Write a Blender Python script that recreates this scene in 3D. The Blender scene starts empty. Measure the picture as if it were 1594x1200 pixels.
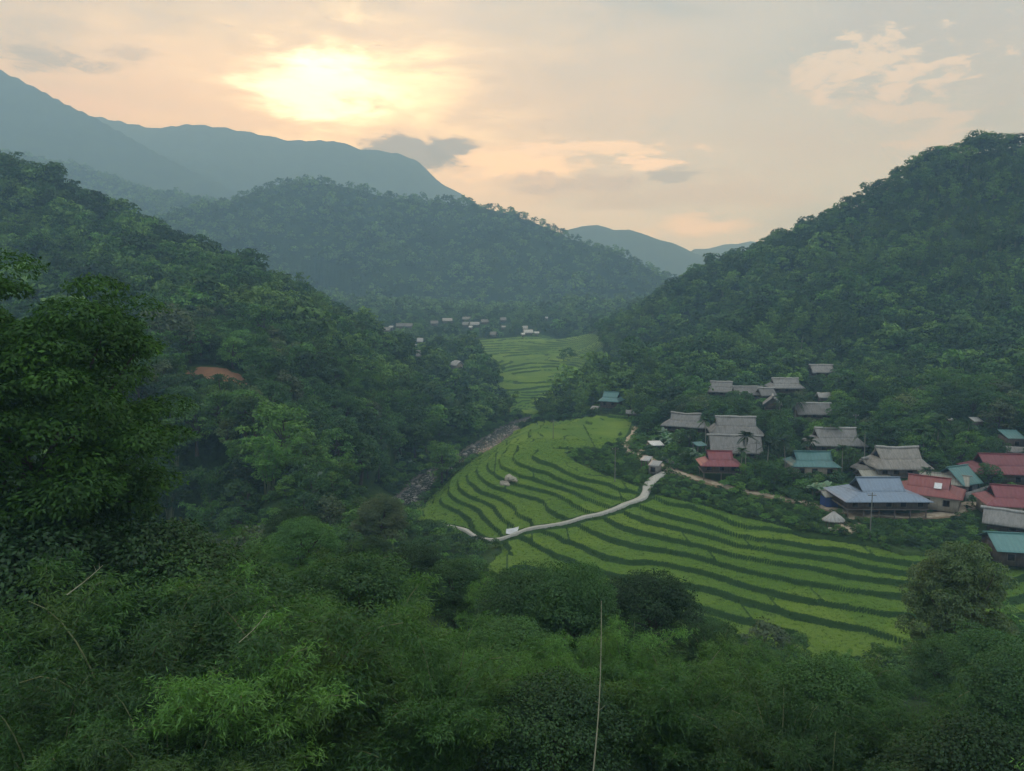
import bpy, math, random
import numpy as np
from mathutils import Vector, Matrix, Euler

S = bpy.context.scene
R = math.radians
rng = np.random.default_rng(7)
random.seed(7)

# ------------------------------------------------------------------ camera
F = 1197.0                 # focal length in pixels of the 1594 px wide photograph
CZ = 56.0                  # eye height above the river
PITCH = math.atan(145.0 / F)
cam_d = bpy.data.cameras.new("camera")
cam = bpy.data.objects.new("camera", cam_d)
S.collection.objects.link(cam)
cam_d.sensor_width = 36.0
cam_d.lens = 36.0 * F / 1594.0
cam_d.clip_start = 0.3
cam_d.clip_end = 20000
cam.location = (0, 0, CZ)
cam.rotation_euler = (math.pi / 2 - PITCH, 0, 0)
S.camera = cam
cp, sp = math.cos(PITCH), math.sin(PITCH)

def ray(u, v):
    a = (u - 797.0) / F
    b = -(v - 600.0) / F
    return np.array([a, cp + b * sp, -sp + b * cp])

def azel(u, v):
    d = ray(u, v); d = d / np.linalg.norm(d)
    return math.atan2(d[0], d[1]), math.asin(d[2])

def WD(u, v, D):
    d = ray(u, v); t = D / d[1]
    return (d[0] * t, D, CZ + d[2] * t)

def WZ(u, v, z):
    d = ray(u, v); t = (z - CZ) / d[2]
    return (d[0] * t, d[1] * t, z)

def proj(x, y, z):
    dz = z - CZ
    fwd = y * cp - dz * sp
    up = y * sp + dz * cp
    return 797 + F * x / fwd, 600 - F * up / fwd

# ------------------------------------------------------------------ render settings
S.view_settings.view_transform = 'Standard'
S.view_settings.look = 'None'
S.view_settings.exposure = 0.0
S.view_settings.gamma = 1.0
S.render.engine = 'CYCLES'
HAZE = 5.0e-4
cy = S.cycles
cy.use_denoising = True
cy.max_bounces = 5
cy.diffuse_bounces = 2
cy.glossy_bounces = 2
cy.transmission_bounces = 2
cy.volume_bounces = 1
cy.transparent_max_bounces = 4
cy.use_adaptive_sampling = True
cy.adaptive_threshold = 0.02

# ------------------------------------------------------------------ node helper
class NT:
    def __init__(s, tree):
        s.t = tree; s.n = tree.nodes; s.l = tree.links
    def node(s, typ, **kw):
        n = s.n.new(typ)
        for k, v in kw.items():
            setattr(n, k, v)
        return n
    def put(s, sock, v):
        if v is None: return
        if hasattr(v, 'is_linked') or hasattr(v, 'links'):
            s.l.new(v, sock)
        else:
            if isinstance(v, (tuple, list)) and len(v) == 3 and sock.type == 'RGBA':
                v = (*v, 1)
            sock.default_value = v
    def math(s, op, a, b=None, c=None, clamp=False):
        n = s.node('ShaderNodeMath', operation=op); n.use_clamp = clamp
        s.put(n.inputs[0], a)
        if b is not None: s.put(n.inputs[1], b)
        if c is not None: s.put(n.inputs[2], c)
        return n.outputs[0]
    def mix(s, f, a, b, blend='MIX'):
        n = s.node('ShaderNodeMix'); n.data_type = 'RGBA'; n.blend_type = blend
        s.put(n.inputs[0], f); s.put(n.inputs[6], a); s.put(n.inputs[7], b)
        return n.outputs[2]
    def noise(s, vec, scale, detail=4, rough=0.55, dist=0.0):
        n = s.node('ShaderNodeTexNoise')
        n.inputs['Scale'].default_value = scale
        n.inputs['Detail'].default_value = detail
        n.inputs['Roughness'].default_value = rough
        n.inputs['Distortion'].default_value = dist
        if vec is not None: s.l.new(vec, n.inputs['Vector'])
        return n.outputs['Fac']
    def ramp(s, f, stops, interp='LINEAR'):
        n = s.node('ShaderNodeValToRGB'); r = n.color_ramp; r.interpolation = interp
        while len(r.elements) < len(stops): r.elements.new(0.5)
        for e, (p, c) in zip(r.elements, stops):
            e.position = p
            e.color = (*c, 1) if isinstance(c, (tuple, list)) else (c, c, c, 1)
        s.put(n.inputs[0], f)
        return n.outputs[0]
    def smooth(s, v, a, b):
        n = s.node('ShaderNodeMapRange'); n.interpolation_type = 'SMOOTHSTEP'
        s.put(n.inputs[0], v); n.inputs[1].default_value = a; n.inputs[2].default_value = b
        return n.outputs[0]

# ------------------------------------------------------------------ world
SUN_AZ, SUN_EL = azel(530, 135)
W = bpy.data.worlds.new("World"); S.world = W; W.use_nodes = True
w = NT(W.node_tree); w.n.clear()
w_out = w.node('ShaderNodeOutputWorld'); bg = w.node('ShaderNodeBackground')
w.l.new(bg.outputs[0], w_out.inputs[0])
tc = w.node('ShaderNodeTexCoord')
sky = w.node('ShaderNodeTexSky', sky_type='NISHITA')
sky.sun_disc = False
sky.sun_elevation = SUN_EL
sky.sun_rotation = SUN_AZ
sky.dust_density = 3.0
sep = w.node('ShaderNodeSeparateXYZ'); w.l.new(tc.outputs['Generated'], sep.inputs[0])
X_, Y_, Z_ = sep.outputs
az = w.math('ARCTAN2', X_, Y_)
el = w.math('ARCSINE', Z_)
comb = w.node('ShaderNodeCombineXYZ')
w.l.new(az, comb.inputs[0]); w.l.new(w.math('MULTIPLY', el, 2.6), comb.inputs[1])
AE = comb.outputs[0]
n_big = w.noise(AE, 3.2, 6, 0.55, 0.6)
n_mid = w.noise(AE, 9.0, 7, 0.62, 0.8)
n_fin = w.noise(AE, 26.0, 7, 0.65, 0.5)
# overcast layer: colour by elevation
elr = w.math('DIVIDE', el, 0.9)
base = w.ramp(elr, [(0.0, (0.82, 0.92, 0.92)), (0.10, (0.83, 0.95, 0.95)), (0.22, (0.74, 0.84, 0.87)),
                    (0.36, (0.63, 0.69, 0.70)), (0.48, (0.60, 0.68, 0.72)), (0.62, (0.90, 1.01, 1.10)), (1.0, (1.12, 1.27, 1.40))])
nish = w.mix(1.0, sky.outputs[0], (0.10, 0.10, 0.10), 'MULTIPLY')
col = w.mix(0.92, nish, base)
# stretched noises bend every cloud edge
cw = w.node('ShaderNodeCombineXYZ'); w.l.new(az, cw.inputs[0]); w.l.new(w.math('MULTIPLY', el, 4.0), cw.inputs[1]); cw.inputs[2].default_value = 3.3
WA = w.math('SUBTRACT', w.noise(cw.outputs[0], 7.0, 8, 0.62, 0.4), 0.5)
cw2 = w.node('ShaderNodeCombineXYZ'); w.l.new(az, cw2.inputs[0]); w.l.new(w.math('MULTIPLY', el, 3.0), cw2.inputs[1]); cw2.inputs[2].default_value = 9.1
WB = w.math('SUBTRACT', w.noise(cw2.outputs[0], 9.0, 8, 0.65, 0.4), 0.5)
n_str = w.noise(cw.outputs[0], 5.0, 8, 0.6, 1.2)
n_wsp = w.noise(cw2.outputs[0], 16.0, 8, 0.68, 1.5)
# broad soft cloud modelling
col = w.mix(w.math('MULTIPLY', w.smooth(n_big, 0.40, 0.68), 0.9), col, w.mix(1.0, col, (0.72, 0.78, 0.86), 'MULTIPLY'))
col = w.mix(w.math('MULTIPLY', w.smooth(n_str, 0.48, 0.72), 0.55), col, w.mix(1.0, col, (1.16, 1.07, 0.98), 'MULTIPLY'))
col = w.mix(w.math('MULTIPLY', w.smooth(n_wsp, 0.52, 0.74), 0.45), col, w.mix(1.0, col, (1.16, 1.10, 1.0), 'MULTIPLY'))

def blob(u, v, su, sv, rot=0.0, warp=1.0):
    """soft patch of the sky around one direction (radii in degrees), its outline bent by the noises"""
    a0, e0 = azel(u, v)
    da = w.math('SUBTRACT', w.math('MULTIPLY_ADD', WA, R(su) * 2.6 * warp, az), a0); de = w.math('SUBTRACT', w.math('MULTIPLY_ADD', WB, R(sv) * 3.4 * warp, el), e0)
    c_, s_ = math.cos(rot), math.sin(rot)
    p = w.math('ADD', w.math('MULTIPLY', da, c_), w.math('MULTIPLY', de, s_))
    q = w.math('SUBTRACT', w.math('MULTIPLY', de, c_), w.math('MULTIPLY', da, s_))
    p = w.math('POWER', w.math('ABSOLUTE', w.math('DIVIDE', p, R(su))), 2.0)
    q = w.math('POWER', w.math('ABSOLUTE', w.math('DIVIDE', q, R(sv))), 2.0)
    return w.math('EXPONENT', w.math('MULTIPLY', w.math('ADD', p, q), -1.0))

def nmask(b, n, lo, hi, k=1.1):
    return w.smooth(w.math('ADD', b, w.math('MULTIPLY', w.math('SUBTRACT', n, 0.5), k)), lo, hi)
def lay(f, k, c):
    global col
    col = w.mix(w.math('MULTIPLY', f, k), col, c)

# grey decks
lay(nmask(blob(1020, 305, 15, 1.6, -0.02), n_str, 0.35, 1.0), 0.60, (0.76, 0.73, 0.66))
lay(nmask(blob(900, 120, 12, 5.5, 0.1), n_big, 0.35, 1.1), 0.55, (0.72, 0.72, 0.65))
lay(nmask(blob(1250, 230, 9, 2.6, -0.1), n_str, 0.4, 1.1), 0.45, (0.76, 0.74, 0.67))
lay(nmask(blob(1500, 60, 11, 5.0), n_big, 0.3, 1.0), 0.6, (0.58, 0.60, 0.63))
lay(nmask(blob(20, 0, 9, 2.2), n_str, 0.4, 0.9), 0.6, (0.56, 0.59, 0.60))
lay(nmask(blob(560, 8, 5.0, 1.0), n_str, 0.45, 0.9), 0.55, (0.60, 0.60, 0.58))
lay(nmask(blob(250, 55, 9, 1.8), n_str, 0.4, 1.1), 0.5, (0.78, 0.78, 0.68))
# warm halo, then the bright veiled sun patch
lay(blob(500, 165, 18, 6.5, 0, 0.5), 0.75, (1.45, 1.28, 0.80))
lay(blob(260, 150, 15, 4.0, 0, 0.8), 0.45, (1.45, 1.25, 0.80))
lay(nmask(blob(555, 148, 9.5, 4.0, 0.0, 0.8), n_str, 0.05, 1.05, 0.7), 0.85, (1.75, 1.72, 1.10))
lay(nmask(blob(545, 142, 7.4, 3.1, 0.0, 0.9), n_str, 0.15, 1.0, 0.8), 0.95, (2.4, 2.45, 1.85))
lay(nmask(blob(500, 135, 5.2, 2.4, 0.0, 1.0), n_str, 0.20, 0.95, 0.8), 1.0, (3.4, 3.7, 3.7))
# lit streaks
lay(nmask(blob(800, 255, 6.0, 1.5, 0.0), n_wsp, 0.3, 0.95), 0.9, (1.7, 1.50, 0.98))
lay(nmask(blob(930, 232, 7.5, 0.6, 0.0), n_wsp, 0.35, 0.8, 1.8), 0.8, (1.55, 1.42, 1.05))
lay(nmask(blob(1080, 352, 6.5, 0.9, 0.0), n_str, 0.35, 0.95), 0.6, (1.45, 1.22, 0.85))
lay(nmask(blob(1320, 100, 5.0, 1.8, 0.25), n_fin, 0.45, 1.0, 3.2), 0.75, (1.15, 1.10, 0.90))
lay(nmask(blob(1440, 118, 4.2, 1.4, 0.1), n_fin, 0.45, 1.0, 3.2), 0.75, (1.18, 1.12, 0.92))
lay(nmask(blob(1380, 185, 7.5, 1.4, -0.45), n_str, 0.35, 0.95), 0.6, (1.08, 1.0, 0.80))
lay(nmask(blob(1000, 255, 3.0, 0.7), n_wsp, 0.5, 0.85, 2.4), 0.8, (1.6, 1.45, 1.1))
lay(nmask(blob(60, 150, 6, 1.4), n_str, 0.4, 0.95), 0.5, (1.35, 1.15, 0.9))
# darker torn clouds
lay(nmask(blob(85, 88, 3.8, 0.8, -0.04, 0.8), n_wsp, 0.25, 0.85, 2.0), 0.75, (0.47, 0.49, 0.49))
lay(nmask(blob(205, 84, 2.4, 0.9, 0, 0.8), n_wsp, 0.45, 0.85, 2.0), 0.5, (0.55, 0.54, 0.52))
lay(nmask(blob(640, 240, 3.9, 1.05, -0.06, 0.7), n_wsp, 0.22, 0.62, 1.2), 0.92, (0.36, 0.38, 0.42))
lay(nmask(blob(700, 232, 1.8, 0.9, 0.1, 0.8), n_wsp, 0.22, 0.62, 1.2), 0.92, (0.38, 0.39, 0.42))
lay(nmask(blob(1042, 272, 1.9, 0.6, 0, 0.8), n_wsp, 0.25, 0.75, 2.0), 0.75, (0.50, 0.50, 0.52))
lay(nmask(blob(900, 285, 7.5, 0.7, -0.03), n_str, 0.35, 0.8), 0.5, (0.68, 0.62, 0.60))
# below the horizon: dark land
col = w.mix(w.smooth(el, -0.06, 0.0), (0.12, 0.14, 0.13), col)
w.l.new(col, bg.inputs[0]); bg.inputs[1].default_value = 1.06

# ------------------------------------------------------------------ sun (veiled, low, ahead of the camera)
sd = bpy.data.lights.new("sun", 'SUN'); sun = bpy.data.objects.new("sun", sd)
S.collection.objects.link(sun)
sd.energy = 0.8; sd.angle = R(18); sd.color = (1.0, 0.84, 0.62)
sdir = Vector((math.sin(SUN_AZ) * math.cos(SUN_EL), math.cos(SUN_AZ) * math.cos(SUN_EL), math.sin(SUN_EL)))
sun.rotation_euler = sdir.to_track_quat('Z', 'Y').to_euler()

# ------------------------------------------------------------------ numeric helpers
def hash2(ix, iy, seed):
    h = (ix.astype(np.int64) * 374761393 + iy.astype(np.int64) * 668265263 + seed * 1442695041) & 0xffffffff
    h = ((h ^ (h >> 13)) * 1274126177) & 0xffffffff
    return ((h ^ (h >> 16)) & 0xffff) / 65535.0

def vnoise(x, y, seed=0):
    ix = np.floor(x); iy = np.floor(y); fx = x - ix; fy = y - iy
    fx = fx * fx * (3 - 2 * fx); fy = fy * fy * (3 - 2 * fy)
    a = hash2(ix, iy, seed); b = hash2(ix + 1, iy, seed); c = hash2(ix, iy + 1, seed); d = hash2(ix + 1, iy + 1, seed)
    return (a + (b - a) * fx) * (1 - fy) + (c + (d - c) * fx) * fy

def fbm(x, y, scale, octv=4, seed=0, ridged=False):
    s = 0; amp = 1; tot = 0
    x = np.asarray(x, float) / scale; y = np.asarray(y, float) / scale
    for k in range(octv):
        n = vnoise(x, y, seed + k * 17)
        if ridged: n = 1 - np.abs(2 * n - 1)
        s = s + amp * n; tot += amp; amp *= 0.5
        x, y = x * 1.97 + 3.1, y * 1.97 + 1.7
    return s / tot - 0.5

def poly_dist(x, y, P):
    """distance to a polyline, and the value of the third column at the foot"""
    x = np.asarray(x, float); y = np.asarray(y, float)
    best = np.full(x.shape, 1e9); val = np.zeros(x.shape)
    for (a, b) in zip(P[:-1], P[1:]):
        dx, dy = b[0] - a[0], b[1] - a[1]
        L2 = dx * dx + dy * dy + 1e-9
        t = np.clip(((x - a[0]) * dx + (y - a[1]) * dy) / L2, 0, 1)
        d = np.hypot(x - a[0] - t * dx, y - a[1] - t * dy)
        m = d < best
        best = np.where(m, d, best); val = np.where(m, a[2] + (b[2] - a[2]) * t, val)
    return best, val

def inside(x, y, P):
    x = np.asarray(x, float); y = np.asarray(y, float)
    c = np.zeros(x.shape, bool); n = len(P)
    for i in range(n):
        x1, y1 = P[i][:2]; x2, y2 = P[(i + 1) % n][:2]
        if y1 == y2: continue
        m = ((y1 > y) != (y2 > y)) & (x < (x2 - x1) * (y - y1) / (y2 - y1) + x1)
        c ^= m
    return c

# ------------------------------------------------------------------ terrain control points
STEP = 0.9
def lev(k): return 11.5 - STEP * (k - 1)
CON = {
 1: [(850,665),(832,690),(846,715),(866,728),(906,745),(951,762),(1001,770),(1015,780),(1073,793),(1120,808),(1144,819),(1176,829),(1269,845),(1338,856),(1403,864),(1480,872)],
 2: [(831,733),(853,735),(886,753),(929,764),(966,776),(991,783),(1041,806),(1120,826),(1176,836),(1269,850),(1338,861),(1403,869)],
 3: [(800,685),(785,705),(785,720),(801,734),(836,748),(866,759),(911,775),(951,792),(1035,821),(1111,837),(1186,854),(1260,864),(1324,871),(1405,878),(1500,888)],
 4: [(801,758),(831,762),(866,769),(886,783),(925,801),(960,827),(1035,845),(1092,855),(1148,869),(1205,878),(1260,888),(1304,899),(1383,907),(1480,912),(1560,915)],
 5: [(768,760),(795,768),(831,777),(851,794),(881,812),(915,829),(960,843),(1035,859),(1092,874),(1148,888),(1260,910),(1324,921),(1400,930),(1500,932),(1580,935)],
 6: [(765,703),(745,718),(728,738),(740,760),(764,772),(789,788),(801,802),(817,820),(881,848),(960,872),(1041,887),(1105,900),(1148,916),(1195,928),(1260,946),(1330,958),(1450,962),(1560,960)],
 7: [(718,744),(720,764),(752,780),(777,800),(800,818),(821,850),(873,870),(960,897),(1060,915),(1148,934),(1254,963),(1340,975)],
 8: [(700,760),(728,786),(744,798),(760,820),(782,844),(811,864),(873,890),(960,920),(1148,965)],
 9: [(745,712),(700,746),(684,774),(706,790),(720,804),(740,822),(760,842)],
 10: [(735,714),(680,758),(666,788),(680,806),(700,822)],
}
PTS = []
for k, ps in CON.items():
    for (u, v) in ps: PTS.append(WZ(u, v, lev(k)))
def addz(L):
    for (u, v, z) in L: PTS.append(WZ(u, v, z))
def addd(L):
    for (u, v, D) in L: PTS.append(WD(u, v, D))
# village bench and the lower right slope
addz([(925,655,10.9),(900,680,11.0),(985,655,11.0),(960,690,11.5),(930,668,11.05),(880,690,11.3),(870,668,10.9),(1003,708,12),(1042,733,12.2),(1100,750,12.2),(1140,761,12),(1200,772,11.9),(1260,785,11.8),
      (1320,797,11.6),(1380,802,11.5),(1450,802,11.7),(1520,797,12),(1620,790,12.6),(1700,800,13),(1100,780,11.6),(1200,800,11.6),
      (1280,815,11.5),(1450,835,11.3),(1594,850,10.9),(1700,860,11),(1594,890,9.2),(1620,940,7.0),(1720,960,6),
      (1065,690,13.2),(1140,705,13.4),(1110,640,16.5),(1230,660,16.5),(1300,700,14.2),(1270,730,13.2),(1400,735,13.2),(1500,730,14),
      (1594,735,14.2),(1690,730,15),(1440,690,16.5),(1570,695,17.5),(1125,615,18),(1220,615,18.8),(1280,596,20.5),(1350,640,19.5),(1480,650,20.5),
      (960,640,12.5),(930,643,10.6),(1000,620,16),(1600,640,23),(1700,640,25),(1000,745,11.9),(940,715,11.6),(900,700,11.4)])
addd([(1594,520,330),(1500,560,300),(1400,590,290),(1450,400,400),(1594,400,380),(1300,470,390),(1200,520,365),(1250,560,340),(1100,555,355),
      (1000,575,340),(930,605,345),(885,632,335),(1380,510,340),(1700,450,340),(1700,300,400),
      (1200,450,470),(1100,480,480),(1000,510,500),(950,528,540)])
# right hill crest and behind it
RC = [(1800,232,470),(1700,230,475),(1594,240,480),(1520,238,480),(1470,255,490),(1400,282,505),(1340,320,520),(1280,350,540),(1200,383,570),(1130,415,600),(1080,440,620),
      (1020,470,650),(950,510,690),(885,532,740)]
addd(RC)
for (u, v, D) in RC[:-3]:
    x, y, z = WD(u, v, D); PTS.append((x + 60, y + 130, max(z - 55, 25)))
# left ridge crest and behind it
LC = [(-220,190,440),(-100,232,435),(0,275,430),(60,297,425),(130,328,412),(200,366,395),(270,395,380),(340,428,372),(400,448,368),(470,476,365),(540,512,370),(600,540,378),(660,572,385),(720,600,392),(765,640,385)]
addd(LC)
for (u, v, D) in LC[:-3]:
    x, y, z = WD(u, v, D); PTS.append((x + 30, y + 140, max(z - 50, 14)))
addd([(0,420,320),(-150,420,330),(200,460,285),(100,560,225),(400,530,255),(335,585,200),(300,650,165),(420,672,160),(520,712,172),(450,752,140),(565,756,172),
      (600,705,222),(640,655,268),(540,620,235),(620,595,310),(500,570,262),(150,640,170),(-50,640,170),(290,600,190),(380,600,198),(700,640,330),(470,510,300)])
# river
RIV = [WZ(803,660,0.6),WZ(772,680,0.5),WZ(742,700,0.4),WZ(702,722,0.3),WZ(668,745,0.2),WZ(643,770,0.0),WZ(618,800,-0.2)]
RIV_UP = [(62,450,3.0),(40,385,1.6),(16,345,0.8)]
RIV_DN = [(-44,168,-0.5),(-62,142,-1),(-100,116,-2),(-160,98,-3),(-240,88,-4),(-420,84,-6)]
RIV = RIV_UP + RIV + RIV_DN
for (x, y, z) in RIV: PTS.append((x, y, z + 1.2))
# camera hill
PTS += [(0,-60,46),(60,-60,46),(-60,-60,46),(0,0,46),(-20,0,46),(20,0,45),(0,15,39.5),(-15,15,40),(15,15,38.5),(0,30,34),(0,50,28.5),(0,72,21),(0,90,12),(3,104,6.2),
        (16,50,26),(33,68,18),(30,85,10.5),(44,96,6),(22,30,32),(50,50,24),(80,60,18),(82,84,7),(120,80,10),(60,20,34),(110,20,34),(110,-40,44),
        (-8,88,18),(-12,108,8),(-25,75,27),(-22,95,17),(-25,45,32),(-22,30,34.5),(-50,60,31),(-80,55,34),(-48,88,16),(-90,84,9),(-50,20,40),(-100,20,42),(-150,40,38),(-200,30,38),(-120,-40,46)]
# upstream valley
addz([(780,640,2.4),(830,638,2.4),(800,610,4),(760,600,5),(790,580,6),(850,590,6),(780,560,8),(860,562,8.6),(915,562,10),(760,545,10),(830,540,11),(905,542,12),(850,522,15),(780,522,15),
      (700,515,20),(640,518,20),(640,506,23),(850,508,22),(740,502,23)])
PTS += [(-150,600,22),(-250,700,30),(-100,520,15),(-400,560,60),(-420,800,60),(300,800,60),(180,820,30),(-500,300,90),(-500,150,30),(450,700,90),(500,300,110),(420,150,45),(300,60,25)]
for xx in range(-500, 501, 125): PTS.append((xx, 950, 27 + abs(xx) * 0.05))
A_ = np.array(PTS, float)
# drop near-duplicates
keep = []
for i in range(len(A_)):
    if all(np.hypot(*(A_[i, :2] - A_[j, :2])) > 1.2 for j in keep): keep.append(i)
A_ = A_[keep]
def tps_fit(P, lam=0.002):
    n = len(P); X = P[:, :2] / 100.0
    d2 = ((X[:, None] - X[None]) ** 2).sum(-1)
    K = 0.5 * d2 * np.log(d2 + 1e-12)
    M = np.zeros((n + 3, n + 3)); M[:n, :n] = K + lam * np.eye(n)
    M[:n, n] = 1; M[:n, n + 1:] = X; M[n, :n] = 1; M[n + 1:, :n] = X.T
    return X, np.linalg.solve(M, np.concatenate([P[:, 2], [0, 0, 0]]))
TX, TWt = tps_fit(A_)
def tps_eval(x, y):
    q = np.stack([x, y], -1) / 100.0
    out = np.empty(len(q)); n = len(TX)
    for s in range(0, len(q), 20000):
        qq = q[s:s + 20000]
        d2 = (qq[:, None, 0] - TX[None, :, 0]) ** 2 + (qq[:, None, 1] - TX[None, :, 1]) ** 2
        out[s:s + 20000] = (0.5 * d2 * np.log(d2 + 1e-12)) @ TWt[:n] + TWt[n] + qq @ TWt[n + 1:]
    return out
LX0, LY0, LS = -520.0, -80.0, 2.5
LNX, LNY = 417, 413
lx = LX0 + LS * np.arange(LNX); ly = LY0 + LS * np.arange(LNY)
gx, gy = np.meshgrid(lx, ly)
LAT = tps_eval(gx.ravel(), gy.ravel()).reshape(gx.shape)

def lat(x, y):
    fx = np.clip((np.asarray(x, float) - LX0) / LS, 0, LNX - 1.001); fy = np.clip((np.asarray(y, float) - LY0) / LS, 0, LNY - 1.001)
    ix = fx.astype(int); iy = fy.astype(int); fx = fx - ix; fy = fy - iy
    return (LAT[iy, ix] * (1 - fx) + LAT[iy, ix + 1] * fx) * (1 - fy) + (LAT[iy + 1, ix] * (1 - fx) + LAT[iy + 1, ix + 1] * fx) * fy

# far ridges: (crest polyline u, v, D), slope on the near side, noise amplitude, noise scale
FAR = [
 ([(230,350,1100),(330,322,1250),(380,304,1300),(440,287,1350),(500,284,1400),(560,295,1400),(600,306,1400),(680,316,1400),(740,320,1380),(800,334,1350),(850,353,1330),
   (900,376,1300),(950,390,1280),(1000,412,1250),(1040,432,1230),(1100,475,1200),(1180,520,1180)], 0.50, 26, 170),
 ([(-300,190,2050),(-100,222,2000),(0,240,1950),(60,250,1900),(130,265,1850),(200,292,1750),(260,305,1650),(330,314,1560),(420,340,1500)], 0.42, 34, 260),
 ([(-500,-60,2800),(-250,10,2800),(-100,60,2800),(0,108,2800),(50,132,2800),(100,160,2780),(150,183,2760),(200,212,2740),(260,245,2700),(330,280,2650)], 0.55, 60, 480),
 ([(60,160,3500),(150,180,3500),(200,190,3500),(245,199,3500),(300,192,3480),(345,197,3480),(380,203,3480),(450,217,3480),(520,218,3460),(560,230,3460),(620,237,3450),(650,250,3450),(690,285,3440),(730,308,3430),(790,345,3420)], 0.5, 60, 420),
 ([(820,400,3000),(885,357,3000),(905,352,3000),(930,348,3000),(955,355,3000),(980,357,3000),(1030,372,3000),(1078,390,3000),(1130,415,3000)], 0.5, 40, 330),
 ([(980,440,3600),(1040,408,3600),(1080,388,3600),(1110,383,3600),(1140,378,3600),(1170,375,3600),(1230,380,3600),(1300,390,3600)], 0.5, 40, 330),
]
FARW = [([WD(*p) for p in L], s, a, sc) for (L, s, a, sc) in FAR]

def smax(a, b, k):
    h = np.clip(0.5 + 0.5 * (a - b) / k, 0, 1)
    return b * (1 - h) + a * h + k * h * (1 - h)

def base_h(x, y):
    x = np.asarray(x, float); y = np.asarray(y, float)
    z = lat(x, y)
    z = z + np.clip((z - 16) / 25, 0, 1) * (fbm(x, y, 42, 4, 5) * 7.0)
    for i, (P, s, amp, sc) in enumerate(FARW):
        d, zc = poly_dist(x, y, P)
        nz = fbm(x, y, sc, 5, 40 + i * 7, ridged=True)
        rz = zc - s * d * (1.0 + 0.7 * nz * np.clip(d / (sc * 0.6), 0, 1)) + fbm(x, y, sc * 0.3, 4, 90 + i) * amp * 0.35 * np.clip(d / 60, 0.28, 1)
        z = smax(rz, z, 12.0 if y.max() > 1000 or True else 1.0) if False else np.where(rz > z - 12, smax(rz, z, 12.0), z)
    return z

def hit(u, v, dz=0.0, dmax=1500):
    """where the ray through a pixel of the photograph meets the ground (raised by dz)"""
    d = ray(u, v); d = d / d[1]
    D = np.arange(25, dmax, 0.5)
    zz = CZ + d[2] * D; hh = base_h(d[0] * D, D) + dz
    i = np.argmax(zz < hh)
    if i == 0: i = len(D) - 1
    return (d[0] * D[i], D[i], hh[i] - dz)

def smooth_line(P, n=8):
    P = [np.array(p, float) for p in P]; out = []
    Q = [2 * P[0] - P[1]] + P + [2 * P[-1] - P[-2]]
    for i in range(1, len(Q) - 2):
        for k in range(n):
            t = k / n
            out.append(0.5 * ((2 * Q[i]) + (-Q[i - 1] + Q[i + 1]) * t + (2 * Q[i - 1] - 5 * Q[i] + 4 * Q[i + 1] - Q[i + 2]) * t * t + (-Q[i - 1] + 3 * Q[i] - 3 * Q[i + 1] + Q[i + 2]) * t ** 3))
    out.append(P[-1]); return out

PAD_PX = [(800,664),(840,656),(900,653),(985,650),(984,688),(955,692),(938,700),(905,700),(880,706),(898,721),(941,738),(999,760),(1012,775),(1020,773),(1045,778),(1082,786),
          (1120,796),(1154,806),(1205,815),(1223,822),(1260,833),(1294,836),(1370,847),(1405,860),(1480,868),(1566,877),(1640,880),(1720,900)]
PAD_PX2 = [(775,681),(740,706),(692,745),(652,780),(640,800),(655,812),(668,824),(740,845),(780,850)]
PAD = [hit(u, v)[:2] for (u, v) in PAD_PX] + [(125,100),(95,92),(60,98),(44,99),(20,103),(4,107),(-8,112)] + [hit(u, v)[:2] for (u, v) in PAD_PX2[::-1]]
PAD_FAR = [WZ(u, v, z)[:2] for (u, v, z) in [(790,645,2.3),(850,640,2.4),(925,575,8),(940,560,10),(935,540,12),(890,522,15.5),(830,518,17),(740,524,17),(735,545,11),(765,585,6)]]

PATH = smooth_line([hit(u, v) for (u, v) in [(662,818),(690,820),(720,826),(736,836),(752,841),(779,841),(807,832),(825,825),(869,819),(889,814),(909,808),(937,801),(960,793),(975,787),(998,778),(1005,770),(1014,752),(1034,738)]], 6)
ROAD = smooth_line([hit(u, v) for (u, v) in [(1003,710),(1018,720),(1043,731),(1070,741),(1100,750),(1140,761),(1200,773),(1260,785),(1310,796),(1370,802),(1440,803),(1480,799),(1510,787),(1560,778),(1640,772)]], 6)
LANE = smooth_line([hit(u, v) for (u, v) in [(990,664),(985,676),(972,694),(979,702),(990,712),(1003,716),(1022,724)]], 6)
LANE2 = smooth_line([hit(u, v) for (u, v) in [(993,712),(1000,702),(1008,694),(1016,684)]], 6)
def tozb(P): return [(p[0], p[1], float(base_h(np.array([p[0]]), np.array([p[1]]))[0])) for p in P]
PATH, ROAD, LANE, LANE2 = map(tozb, (PATH, ROAD, LANE, LANE2))
CUT = WD(336, 574, 202)

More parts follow.
